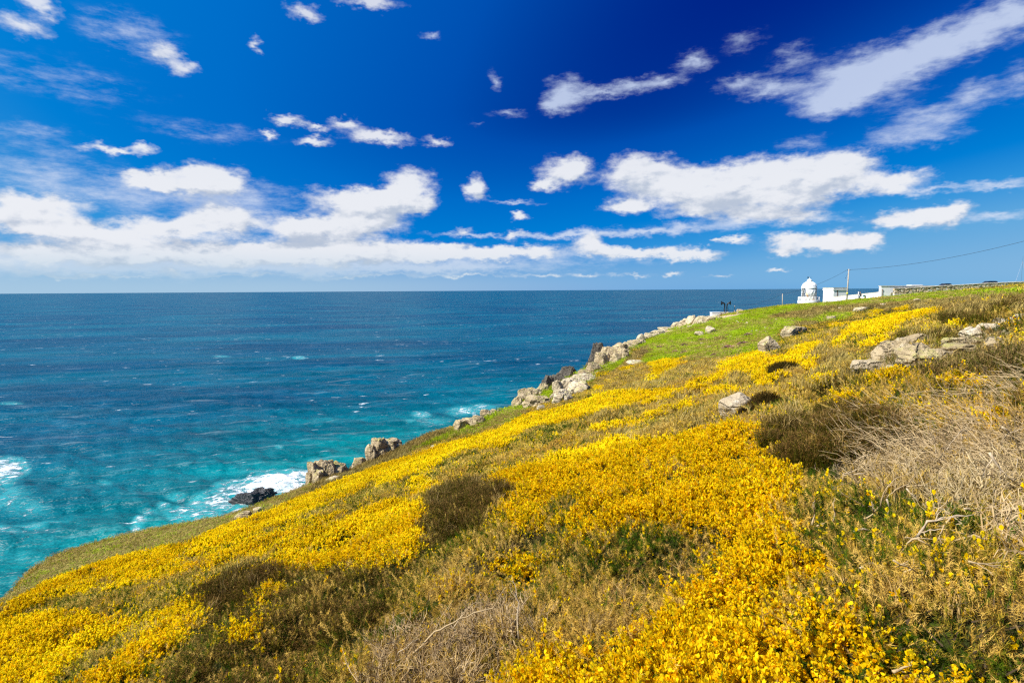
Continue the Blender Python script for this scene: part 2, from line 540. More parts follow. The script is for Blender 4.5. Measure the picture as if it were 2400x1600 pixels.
class MB:
    """collects shapes for one mesh; optional colour per vertex"""
    def __init__(self):
        self.v, self.f, self.c = [], [], []

    def add(self, vs, fs, col=(1, 1, 1)):
        b = len(self.v)
        self.v += [tuple(p) for p in vs]
        self.c += [col] * len(vs)
        self.f += [tuple(b + i for i in f) for f in fs]

    def box(self, lo, hi, M=None, col=(1, 1, 1)):
        x0, y0, z0 = lo; x1, y1, z1 = hi
        vs = [(x0, y0, z0), (x1, y0, z0), (x1, y1, z0), (x0, y1, z0), (x0, y0, z1), (x1, y0, z1), (x1, y1, z1), (x0, y1, z1)]
        if M is not None: vs = [tuple(M @ Vector(p)) for p in vs]
        self.add(vs, [(0, 3, 2, 1), (4, 5, 6, 7), (0, 1, 5, 4), (1, 2, 6, 5), (2, 3, 7, 6), (3, 0, 4, 7)], col)

    def lathe(self, prof, n=32, c=(0, 0, 0), col=(1, 1, 1), a0=0.0, a1=None):
        full = a1 is None
        a1 = 2 * math.pi if full else a1
        m = n if full else n + 1
        vs, fs = [], []
        for (r, z) in prof:
            for k in range(m):
                a = a0 + (a1 - a0) * k / n
                vs.append((c[0] + r * math.cos(a), c[1] + r * math.sin(a), c[2] + z))
        for i in range(len(prof) - 1):
            for k in range(n):
                k2 = (k + 1) % m
                fs.append((i * m + k, i * m + k2, (i + 1) * m + k2, (i + 1) * m + k))
        if full:
            fs.append(tuple(range(m - 1, -1, -1)))
            fs.append(tuple((len(prof) - 1) * m + k for k in range(m)))
        self.add(vs, fs, col)

    def tube(self, pts, rad, n=6, col=(1, 1, 1), cap=True):
        pts = [Vector(p) for p in pts]
        m = len(pts)
        rads = rad if isinstance(rad, (list, tuple)) else [rad] * m
        vs, fs = [], []
        ref = Vector((.31, .17, .93))
        for i, p in enumerate(pts):
            t = (pts[min(i + 1, m - 1)] - pts[max(i - 1, 0)])
            t = t.normalized() if t.length > 1e-9 else Vector((0, 0, 1))
            a = t.cross(ref)
            if a.length < 1e-3: a = t.cross(Vector((1, 0, 0)))
            a.normalize()
            b = t.cross(a)
            for k in range(n):
                q = 2 * math.pi * k / n
                vs.append(tuple(p + (a * math.cos(q) + b * math.sin(q)) * rads[i]))
        for i in range(m - 1):
            for k in range(n):
                k2 = (k + 1) % n
                fs.append((i * n + k, i * n + k2, (i + 1) * n + k2, (i + 1) * n + k))
        if cap:
            fs.append(tuple(range(n - 1, -1, -1)))
            fs.append(tuple((m - 1) * n + k for k in range(n)))
        self.add(vs, fs, col)

    def mesh(self, name, colors=False):
        me = bpy.data.meshes.new(name)
        me.from_pydata(self.v, [], self.f)
        if colors:
            a = me.color_attributes.new('col', 'FLOAT_COLOR', 'POINT')
            c = np.ones((len(self.v), 4), np.float32)
            c[:, :3] = np.array(self.c, np.float32)
            a.data.foreach_set('color', c.ravel())
        me.update()
        return me

    def build(self, name, mat, parent=None, colors=False, sm=False):
        o = link(name, self.mesh(name, colors), mat, parent)
        if sm: smooth(o)
        return o


def new_mat(name):
    m = bpy.data.materials.new(name)
    m.use_nodes = True
    m.node_tree.nodes.clear()
    N = NT(m.node_tree)
    out = N.n('ShaderNodeOutputMaterial')
    return m, N, out


def bsdf(N, out, **ins):
    b = N.n('ShaderNodeBsdfPrincipled', ins=ins)
    N.t.links.new(b.outputs[0], out.inputs[0])
    return b


def paint(name, col, rough=.6, metal=0.0, var=.12, scale=3.0, bump=0.0, spec=.5, stain=None, bscale=None):
    """plain painted or weathered surface: base colour broken by noise, optional stains with their own shape"""
    m, N, out = new_mat(name)
    tc = N.n('ShaderNodeTexCoord').outputs['Object']
    n1 = N.noise(tc, scale, 6, .6)
    lo = tuple(c * (1 - var) for c in col) + (1,)
    hi = tuple(min(c * (1 + var), .95) for c in col) + (1,)
    c = N.mix(N.ramp(n1, .3, .7), lo, hi)
    if stain:
        st = N.noise(N.vmath('MULTIPLY', tc, (1, 1, .25)), stain[1], 6, .65)
        c = N.mix(N.math('MULTIPLY', N.ramp(st, stain[2], stain[2] + .16), stain[3]), c, tuple(stain[0]) + (1,))
    b = bsdf(N, out, **{'Base Color': c, 'Roughness': rough, 'Metallic': metal, 'Specular IOR Level': spec})
    if bump:
        bp = N.n('ShaderNodeBump', ins={'Strength': 1.0, 'Distance': bump, 'Height': N.noise(tc, bscale or scale * 5, 6, .6)})
        N.t.links.new(bp.outputs[0], b.inputs['Normal'])
    return m


def grid_mesh(name, V, cols, rows, wrap=False):
    """V: rows*cols vertices, row major -> quad mesh"""
    i = np.arange(rows - 1)[:, None] * cols
    j = np.arange(cols if wrap else cols - 1)[None, :]
    j2 = (j + 1) % cols
    F = np.stack([i + j, i + j2, i + cols + j2, i + cols + j], axis=-1).reshape(-1, 4)
    me = bpy.data.meshes.new(name)
    me.vertices.add(len(V))
    me.vertices.foreach_set('co', np.asarray(V, np.float32).ravel())
    me.loops.add(F.size)
    me.loops.foreach_set('vertex_index', F.ravel().astype(np.int32))
    me.polygons.add(len(F))
    me.polygons.foreach_set('loop_start', (np.arange(len(F)) * 4).astype(np.int32))
    me.polygons.foreach_set('loop_total', np.full(len(F), 4, np.int32))
    me.update(calc_edges=True)
    me.polygons.foreach_set('use_smooth', np.ones(len(F), bool))
    return me


def float_attr(me, name, val):
    a = me.attributes.new(name, 'FLOAT', 'POINT')
    a.data.foreach_set('value', np.asarray(val, np.float32).ravel())


def color_attr(me, name, rgb):
    a = me.color_attributes.new(name, 'FLOAT_COLOR', 'POINT')
    c = np.ones((len(rgb), 4), np.float32); c[:, :3] = rgb
    a.data.foreach_set('color', c.ravel())


# ------------------------------------------------------------------ what grows where (traced on the photograph, laid on the slope)
K1 = lambda *p: crop(1400, 680, 3.92, p)
K2 = lambda *p: crop(1900, 680, 4.704, p)
K3 = lambda *p: crop(500, 1150, 2.94, p)
K4 = lambda *p: crop(1900, 950, 3.92, p)
K5 = lambda *p: crop(900, 900, 2.94, p)
K6 = lambda *p: crop(600, 900, 3.92, p)
K7 = lambda *p: crop(0, 1200, 2.613, p)
K8 = lambda *p: crop(900, 1200, 2.94, p)
K9 = lambda *p: crop(1700, 1200, 3.36, p)
K10 = lambda *p: crop(1600, 800, 2.94, p)

OLIVE, YELLOW, HEATHER, GRASS, TAN, TWIG, BROWN, SAND, DARK, SHOULDER, ROCKY = range(11)
# (class, bloom 0..1, polygon); later entries win
COVER = [
    (TAN, .06, K1((0, 720), (400, 560), (900, 600), (1500, 560), (2352, 300), (2352, 1568), (0, 1568))),
    (SHOULDER, 0, K7((-200, 700), (-40, 570), (0, 530), (90, 480), (180, 370), (270, 280), (390, 220), (800, 90), (1380, -20), (1700, -80), (1560, 20), (1400, 60), (1100, 165), (800, 235), (500, 340), (300, 415), (165, 495), (0, 570))),
    (SHOULDER, 0, K6((-200, 1150), (0, 1050), (300, 980), (450, 880), (540, 900), (560, 950), (300, 1060), (150, 1130), (0, 1170))),
    (BROWN, 0, K6((520, 960), (600, 880), (840, 800), (1000, 690), (1200, 570), (1330, 450), (1850, 400), (1700, 520), (1480, 610), (1250, 700), (1000, 790), (800, 870), (600, 940))),
    (GRASS, 0, K6((700, 740), (860, 690), (870, 740), (720, 800))),
    (GRASS, 0, K6((1150, 520), (1330, 480), (1320, 540), (1180, 580))),
    (GRASS, 0, K6((1850, 400), (2100, 300), (2352, 180), (2500, 100), (2500, 250), (2352, 330), (2100, 400), (1900, 450), (1680, 520), (1480, 610), (1500, 570), (1700, 480))),
    (GRASS, 0, [(1180, 960), (1240, 920), (1300, 905), (1290, 930), (1240, 955), (1200, 975)]),
    (GRASS, 0, K1((380, 640), (520, 530), (300, 520), (400, 440), (560, 370), (900, 290), (1100, 230), (1400, 170), (1700, 130), (2000, 100), (2352, 70), (2352, 140), (2352, 240), (2100, 270), (1900, 310), (1700, 340), (1660, 430), (1500, 510), (1300, 560), (1100, 600), (900, 610), (600, 630))),
    (GRASS, 0, [(1380, 850), (1460, 800), (1480, 830), (1430, 870)]),
    (BROWN, 0, K1((1560, 230), (1800, 180), (2200, 150), (2352, 140), (2352, 185), (2000, 240), (1700, 240))),
    (BROWN, 0, K1((1800, 290), (2050, 255), (2050, 290), (1850, 320))),
    (BROWN, 0, K1((330, 560), (450, 500), (510, 540), (400, 600), (250, 650))),
    (BROWN, 0, K1((1100, 410), (1200, 390), (1220, 430), (1120, 440))),
    (GRASS, 0, K2((0, 120), (200, 100), (450, 90), (800, 70), (930, 30), (1400, 0), (2352, -50), (2600, -60), (2600, 0), (2352, 15), (1800, 40), (1300, 80), (900, 110), (400, 150), (0, 180))),
    (GRASS, 0, K2((0, 290), (200, 230), (480, 205), (420, 250), (200, 290), (0, 310))),
    (BROWN, .02, K2((0, 185), (400, 150), (900, 115), (1300, 85), (1800, 45), (2352, 20), (2600, 10), (2600, 140), (2352, 130), (1900, 180), (1500, 180), (900, 200), (600, 170), (480, 200), (200, 225), (0, 280))),
    (SAND, 0, K1((440, 440), (520, 390), (700, 340), (850, 300), (1000, 250), (1240, 210), (1400, 200), (1240, 240), (1100, 265), (880, 315), (560, 405))),
    (ROCKY, 0, crop(1200, 700, 4.704, [(-200, 1180), (0, 1060), (200, 950), (480, 890), (740, 770), (900, 630), (1030, 480), (1200, 390), (1400, 320), (1800, 270), (2300, 170), (2300, 215), (1800, 320), (1450, 430), (1250, 600), (1150, 690), (1000, 760), (860, 900), (700, 920), (640, 1040), (480, 1120), (480, 960), (380, 960), (300, 1100), (170, 1170), (0, 1180), (-200, 1290), (-350, 1370), (-420, 1340)])),
    (ROCKY, 0, K2((500, 880), (760, 740), (800, 620), (1000, 530), (1300, 480), (1420, 560), (1500, 640), (1850, 600), (1850, 640), (1500, 720), (1300, 800), (950, 880))),
    (BROWN, .02, K2((1300, 800), (1800, 600), (2352, 500), (2600, 480), (2600, 850), (2352, 850), (1900, 800), (1700, 830), (1500, 850))),
    (ROCKY, 0, K2((1440, 430), (1700, 390), (2080, 350), (2420, 240), (2500, 240), (2500, 330), (2100, 450), (1930, 520), (2260, 500), (2260, 600), (1900, 620), (1860, 680), (1520, 680), (1440, 600), (1700, 510), (1450, 510))),
    (TAN, .05, K2((0, 600), (600, 560), (780, 640), (500, 900), (0, 900))),
    (DARK, .08, K2((1500, 960), (1880, 980), (2600, 960), (2600, 1200), (1900, 1170), (1300, 1180))),
    (TWIG, .02, K4((380, 480), (600, 400), (1000, 250), (1400, 150), (1960, 30), (2500, 0), (2500, 1300), (1960, 1150), (1600, 1010), (1100, 800), (700, 690), (300, 630))),
    (TAN, .05, K9((600, 600), (1000, 520), (1400, 420), (1900, 450), (2352, 500), (2700, 500), (2700, 900), (1900, 780), (1400, 740), (1050, 800), (850, 650))),
    (TAN, .04, K8((600, 1300), (850, 900), (1100, 650), (1400, 550), (1600, 350), (2000, 150), (2352, 100), (2352, 400), (2100, 550), (1900, 750), (1500, 880), (1100, 900), (1000, 1300))),
    (TAN, .10, K8((380, 420), (600, 250), (750, 200), (1000, 0), (1250, 0), (1100, 180), (900, 260), (700, 420), (500, 600), (380, 600))),
    (TWIG, .01, K8((-100, 1300), (-100, 950), (300, 850), (600, 690), (850, 640), (1000, 700), (1050, 850), (800, 950), (700, 1100), (650, 1300))),
    (DARK, .03, K3((0, 560), (300, 490), (520, 500), (1400, 500), (1500, 430), (1560, 470), (1300, 640), (1200, 900), (1000, 1100), (500, 1323), (480, 1500), (-420, 1500), (-300, 1250), (-200, 1050), (0, 800))),
    (HEATHER, 0, K3((-60, 640), (100, 560), (300, 480), (520, 500), (560, 560), (420, 600), (300, 700), (100, 760), (-40, 740))),
    (HEATHER, .0, K5((310, 1176), (310, 1000), (350, 880), (380, 800), (520, 680), (640, 650), (760, 690), (930, 710), (760, 740), (740, 850), (640, 960), (500, 1080), (420, 1120))),
    (HEATHER, .0, K10((460, 640), (500, 520), (800, 470), (1000, 420), (1300, 400), (1500, 470), (1680, 580), (1600, 700), (1400, 780), (1150, 800), (900, 830), (700, 810), (560, 740))),
    (HEATHER, 0, K2((1480, 300), (1560, 230), (1900, 220), (1950, 270), (1750, 310), (1560, 310))),
    (HEATHER, 0, K2((1120, 470), (1500, 420), (1680, 420), (1500, 510), (1200, 490))),
    (HEATHER, 0, K2((1980, 160), (2200, 100), (2400, 60), (2500, 110), (2352, 140), (2150, 180))),
    (HEATHER, 0, K2((0, 980), (300, 930), (560, 930), (360, 1010), (180, 1060), (100, 1150), (0, 1150))),
    (BROWN, 0, K2((120, 700), (400, 650), (640, 680), (560, 740), (200, 760))),
    # gorse in flower
    (YELLOW, .95, K1((1090, 640), (1300, 560), (1480, 510), (1480, 590), (1680, 540), (1800, 480), (2000, 435), (2110, 455), (1940, 560), (2030, 620), (1930, 665), (1760, 640), (1640, 660), (1610, 760), (1500, 810), (1350, 800), (1330, 730), (1200, 700), (1080, 690))),
    (YELLOW, .95, K1((680, 850), (800, 790), (980, 750), (1080, 700), (1200, 720), (1080, 770), (900, 850), (700, 880), (520, 950), (300, 1000), (100, 1070), (0, 1120), (0, 940), (150, 900), (400, 870))),
    (YELLOW, .9, K1((470, 650), (640, 610), (860, 590), (700, 680), (560, 760), (430, 810), (380, 800), (500, 720))),
    (YELLOW, .8, K1((200, 700), (330, 670), (340, 690), (220, 730))),
    (YELLOW, .8, K1((0, 740), (130, 725), (100, 755), (0, 780))),
    (YELLOW, .8, K1((0, 860), (90, 850), (60, 900), (0, 930))),
    (YELLOW, .9, K1((840, 900), (960, 840), (1130, 825), (1320, 830), (1200, 870), (1000, 905))),
    (YELLOW, .85, K1((560, 1000), (780, 925), (750, 990), (920, 955), (700, 1025), (600, 1030))),
    (YELLOW, .8, K1((340, 1085), (560, 1005), (500, 1060), (380, 1095))),
    (YELLOW, .6, K1((0, 1230), (150, 1150), (390, 1110), (300, 1190), (100, 1240))),
    (YELLOW, .9, K2((660, 190), (780, 190), (790, 260), (720, 270))),
    (YELLOW, .9, K2((930, 185), (1100, 140), (1150, 165), (1060, 200))),
    (YELLOW, 1, K2((560, 310), (800, 300), (900, 240), (1200, 210), (1500, 175), (1520, 185), (1380, 240), (1230, 300), (1060, 410), (1110, 480), (1000, 530), (850, 580), (690, 570), (790, 530), (800, 460), (600, 450), (560, 480), (450, 580), (290, 600), (290, 570), (480, 440))),
    (YELLOW, .95, K2((-100, 540), (0, 530), (180, 540), (120, 600), (0, 640), (-100, 640))),
    (YELLOW, .6, K2((240, 350), (500, 330), (480, 360), (280, 400))),
    (YELLOW, .6, K2((100, 480), (330, 440), (200, 500))),
    (YELLOW, .95, K2((1580, 310), (1720, 285), (1760, 335), (1640, 345))),
    (YELLOW, .8, K2((1890, 50), (2060, 65), (1900, 105))),
    (YELLOW, .8, K2((1730, 85), (1795, 85), (1760, 140))),
    (YELLOW, .8, K2((1280, 100), (1340, 100), (1300, 135))),
    (YELLOW, .8, K2((2150, 40), (2250, 40), (2180, 75))),
    (YELLOW, .7, K2((1510, 110), (1590, 105), (1650, 150), (1520, 135))),
    (YELLOW, .85, K2((-50, 890), (200, 865), (460, 890), (440, 930), (180, 945), (-50, 930))),
    (YELLOW, .9, K2((-50, 700), (80, 715), (60, 795), (-50, 790))),
    (YELLOW, .5, K2((80, 690), (270, 660), (260, 700), (100, 720))),
    (YELLOW, .95, K2((170, 1170), (380, 1045), (530, 1055), (670, 1110), (560, 1185), (400, 1155), (240, 1225))),
    (YELLOW, .65, K2((850, 915), (1000, 870), (1220, 845), (1220, 890), (1060, 925), (960, 955))),
    (YELLOW, .6, K2((1270, 855), (1500, 865), (1480, 905), (1300, 885))),
    (YELLOW, .85, K2((1540, 940), (1620, 895), (1800, 875), (1960, 950), (1850, 990), (1750, 1040), (1700, 1030), (1600, 990))),
    (YELLOW, .6, K2((860, 1190), (1000, 1155), (990, 1205))),
    (YELLOW, .8, K2((2150, 1310), (2300, 1285), (2200, 1335))),
    (YELLOW, 1, K5((640, 650), (760, 610), (850, 570), (1000, 510), (1200, 450), (1450, 400), (1560, 330), (1800, 300), (2090, 250), (2160, 310), (2352, 270), (2352, 850), (2100, 880), (1900, 880), (1700, 870), (1540, 930), (1530, 990), (1400, 960), (1290, 940), (1310, 870), (1450, 780), (1500, 690), (1380, 700), (1200, 770), (1080, 850), (950, 800), (850, 760), (900, 700), (760, 690))),
    (YELLOW, .4, K5((750, 780), (900, 740), (1080, 850), (1000, 1000), (850, 950))),
    (TAN, .05, K5((1870, 490), (2000, 415), (2140, 440), (2100, 520), (1900, 545))),
    (YELLOW, 1, K10((-40, 580), (90, 540), (100, 570), (280, 530), (440, 530), (470, 600), (450, 640), (560, 740), (700, 810), (690, 870), (640, 920), (640, 990), (720, 1090), (600, 1130), (480, 1176), (300, 1180), (100, 1200), (-40, 1180))),
    (YELLOW, .95, K5((-20, 560), (0, 550), (200, 490), (400, 420), (600, 360), (800, 290), (900, 230), (1000, 190), (1200, 160), (1400, 100), (1500, 70), (1500, 160), (1400, 200), (1250, 240), (1100, 260), (950, 310), (830, 400), (720, 420), (600, 430), (500, 500), (400, 570), (250, 620), (0, 700), (-20, 710))),
    (YELLOW, .75, K5((240, 650), (350, 620), (470, 680), (400, 720), (260, 770), (190, 770))),
    (YELLOW, 1, K3((490, 440), (560, 350), (700, 270), (900, 200), (1160, 90), (1260, 55), (1480, 70), (1550, 100), (1520, 190), (1480, 250), (1500, 350), (1500, 430), (1400, 495), (1200, 495), (900, 495), (700, 515), (520, 490))),
    (YELLOW, .95, K3((-20, 370), (0, 330), (160, 200), (300, 150), (440, 110), (560, 60), (760, -30), (900, -80), (1180, -190), (1180, -120), (1040, 0), (880, 70), (720, 110), (600, 170), (400, 230), (350, 290), (150, 340))),
    (YELLOW, .45, K3((350, 290), (700, 150), (950, 150), (800, 230), (560, 330), (400, 400), (100, 440), (0, 500), (-20, 380))),
    (YELLOW, .8, K3((-20, 560), (0, 530), (160, 530), (380, 470), (490, 430), (490, 490), (300, 495), (0, 570))),
    (YELLOW, .8, K3((440, 600), (560, 575), (575, 645), (440, 645))),
    (YELLOW, .55, K3((380, 690), (470, 640), (500, 700), (420, 790))),
    (YELLOW, .95, K3((150, 900), (330, 815), (425, 880), (400, 945), (220, 970))),
    (YELLOW, .95, K7((-60, 640), (0, 570), (170, 490), (270, 430), (450, 360), (620, 290), (800, 230), (1000, 185), (1160, 160), (1300, 85), (1500, 50), (1500, 110), (1320, 190), (1280, 260), (1100, 330), (900, 390), (700, 440), (480, 490), (330, 520), (100, 600), (0, 640), (-60, 680))),
    (OLIVE, .15, K7((1080, 260), (1180, 215), (1330, 200), (1280, 260), (1120, 300))),
    (OLIVE, .25, K7((560, 420), (680, 370), (720, 400), (600, 470))),
    (YELLOW, .95, K7((-60, 1100), (-60, 640), (130, 640), (430, 600), (560, 590), (800, 640), (740, 720), (600, 760), (500, 850), (420, 920), (330, 1000), (280, 1080), (0, 1100))),
    (YELLOW, .8, K7((430, 1100), (560, 950), (700, 870), (820, 790), (880, 740), (1000, 640), (1170, 600), (1200, 650), (1090, 700), (1070, 790), (940, 830), (900, 880), (840, 950), (800, 1000), (720, 1100))),
    (YELLOW, .7, K7((1030, 550), (1100, 490), (1250, 490), (1330, 470), (1250, 530), (1100, 600), (900, 640), (840, 620))),
    (YELLOW, 1, K9((-20, -20), (560, 0), (590, 60), (580, 170), (540, 260), (560, 330), (720, 350), (960, 360), (1020, 460), (960, 520), (850, 490), (700, 530), (600, 560), (580, 640), (480, 700), (560, 760), (640, 860), (680, 800), (830, 820), (800, 720), (960, 700), (1030, 780), (1050, 860), (1200, 930), (1400, 940), (1620, 1010), (1640, 1080), (1800, 1120), (1950, 1220), (2050, 1300), (2150, 1500), (-20, 1500))),
    (DARK, .05, K9((1150, 1190), (1400, 1120), (1600, 1200), (1500, 1300), (1200, 1260))),
    (DARK, .1, K9((570, 980), (640, 1060), (560, 1110))),
    (YELLOW, 1, K8((900, 1400), (1000, 1100), (1080, 960), (1200, 900), (1450, 890), (1600, 920), (1750, 830), (1900, 750), (2050, 700), (2100, 590), (2220, 560), (2352, 480), (2400, 480), (2400, 1400))),
    (YELLOW, .45, K8((700, 270), (850, 230), (1050, 270), (1150, 300), (1050, 400), (850, 380), (720, 360))),
    (YELLOW, .6, K8((780, 340), (960, 380), (900, 470), (800, 440))),
    (YELLOW, .5, K8((1280, 0), (1560, 0), (1540, 90), (1400, 130), (1290, 60))),
]


def cover(x, y, z, jitter=True):
    r = np.hypot(x, y)
    if jitter:
        a = np.clip(.035 * r, .03, .6)
        x = x + a * fbm(x * .9 / np.clip(r * .12, .5, 6), y * .9 / np.clip(r * .12, .5, 6), oct=3, seed=41)
        y = y + 1.5 * a * fbm(x * .9 / np.clip(r * .12, .5, 6), y * .9 / np.clip(r * .12, .5, 6), oct=3, seed=47)
    u, v, f = to_pix(x, y, z)
    ok = (f > .5) & (u > -140) & (u < 2540) & (v < 1820)
    # what the frame does not show goes on as the slope beside it
    n = fbm(x * .30, y * .30, oct=3, seed=61)
    cls = np.where(n > .12, YELLOW, np.where(n < -.28, HEATHER, OLIVE)).astype(int)
    cls = np.where(r > 70, np.where(n > -.1, GRASS, BROWN), cls)
    bloom = np.where(cls == YELLOW, .9, .08)
    cls = np.where(ok, OLIVE, cls); bloom = np.where(ok, .07, bloom)
    for (c, b, poly) in COVER:
        m = in_poly(u, v, poly) & ok
        cls[m] = c; bloom[m] = b
    return cls, bloom


# ------------------------------------------------------------------ the land itself
def build_land():
    fine = np.radians(np.linspace(-64, 64, 640))
    back = np.radians(np.linspace(64, 296, 60))[1:-1]
    ang = np.r_[fine, back]
    rad = np.r_[np.geomspace(.3, 260, 400), np.geomspace(270, 900, 24)]
    A, R = np.meshgrid(ang, rad)
    x, y = (R * np.sin(A)).ravel(), (R * np.cos(A)).ravel()
    z = land_z(x, y)
    me = grid_mesh('hillside', np.c_[x, y, z], len(ang), len(rad), wrap=True)
    cls, bloom = cover(x, y, z)
    base = np.array([(.040, .046, .006), (.050, .050, .006), (.035, .028, .006), (.200, .285, .012), (.07, .052, .018),
                     (.10, .075, .035), (.16, .115, .045), (.50, .37, .21), (.022, .026, .004), (.27, .215, .065), (.46, .36, .22)])
    c = base[cls]
    n1 = fbm(x * .5, y * .5, oct=4, seed=71)[:, None]
    n2 = fbm(x * .09, y * .09, oct=3, seed=73)[:, None]
    n3 = fbm(x * 1.7, y * 1.7, oct=3, seed=75)[:, None]
    c = c * (1 + .35 * n1 + .25 * n3)
    g = (cls == GRASS)[:, None] | (cls == SHOULDER)[:, None]
    dry = sstep(-.05, .45, n2 * .6 + n1 * .7)
    c = np.where(g, c * (1 - dry) + np.array([.22, .19, .045]) * dry, c)
    br = sstep(.15, .5, n3 * .6 + n1 * .5 - .1)
    c = np.where(g, c * (1 - .6 * br) + np.array([.13, .10, .04]) * .6 * br, c)
    # green flushes on the shoulder
    sh = (cls == SHOULDER)[:, None] * sstep(.0, .4, n2 + .5 * n1)
    c = c * (1 - .6 * sh) + np.array([.15, .20, .02]) * .6 * sh
    # bare rock where the ground is steep
    d = edge_dist(x, y)
    nz = np.zeros(len(x)); nv = np.empty(len(x) * 3); me.vertex_normals.foreach_get('vector', nv)
    steep = (1 - sstep(.62, .80, np.abs(nv.reshape(-1, 3)[:, 2]) + .12 * n1[:, 0]))[:, None]
    steep = steep * sstep(7, 2, d)[:, None]
    rockc = np.where(z[:, None] > 30, np.array([.33, .28, .21]), np.array([.10, .085, .07])) * (1 + .4 * n1)
    c = c * (1 - steep) + rockc * steep
    wet = (1 - sstep(2, 9, z))[:, None]
    c = c * (1 - .6 * wet)
    color_attr(me, 'col', np.clip(c, .01, .8))
    m, N, out = new_mat('hillside')
    at_ = N.n('ShaderNodeAttribute', attribute_name='col').outputs['Color']
    tc = N.n('ShaderNodeTexCoord').outputs['Object']
    f1 = N.noise(tc, 9.0, 6, .65)
    col = N.mix(N.ramp(f1, .25, .75), N.vmath('SCALE', at_, s=.62), N.vmath('SCALE', at_, s=1.35))
    b = bsdf(N, out, **{'Base Color': col, 'Roughness': 1.0, 'Specular IOR Level': 0.0})
    h = N.math('ADD', N.noise(tc, 2.2, 8, .62), N.math('MULTIPLY', N.noise(tc, 18.0, 4, .6), .25))
    bp = N.n('ShaderNodeBump', ins={'Strength': .9, 'Distance': .25, 'Height': h})
    N.t.links.new(bp.outputs[0], b.inputs['Normal'])
    return tag(link('hillside', me, m), 'steep heath covered headland slope falling to the sea cliffs', 'hillside', kind='structure')


build_land()


# ------------------------------------------------------------------ the sea
FOAM = [  # photo pixels: centre, half width, half height, strength
    (650, 1135, 90, 28, 1.6), (600, 1152, 100, 30, 1.35), (530, 1176, 100, 30, 1.05), (460, 1202, 80, 26, .72), (700, 1118, 60, 20, 1.2), (548, 1124, 34, 7, .8),
    (410, 1160, 26, 9, .6), (385, 1180, 20, 10, .75), (355, 1200, 20, 12, .8), (330, 1222, 16, 14, .9), (320, 1240, 20, 9, .7),
    (12, 1095, 52, 28, 1.25), (-20, 1110, 60, 36, 1.1), (10, 1165, 70, 30, .55), (60, 1190, 60, 20, .5), (0, 1245, 60, 12, .75), (60, 1232, 50, 8, .6), (110, 1222, 50, 7, .5), (20, 1300, 90, 30, .3), (100, 1260, 80, 30, .28),
    (1090, 963, 55, 14, .8), (1130, 955, 40, 12, .7), (985, 972, 24, 9, .75), (1020, 988, 60, 14, .45), (960, 985, 20, 6, .5),
    (700, 838, 16, 4, .7), (20, 944, 34, 5, .6), (520, 835, 24, 3, .45), (655, 1048, 12, 7, .55), (245, 1128, 22, 8, .45), (700, 1090, 22, 5, .5), (560, 1215, 60, 14, .6), (430, 1215, 50, 14, .5), (620, 1105, 60, 10, .5),
]
CREST_AZ = math.radians(14)


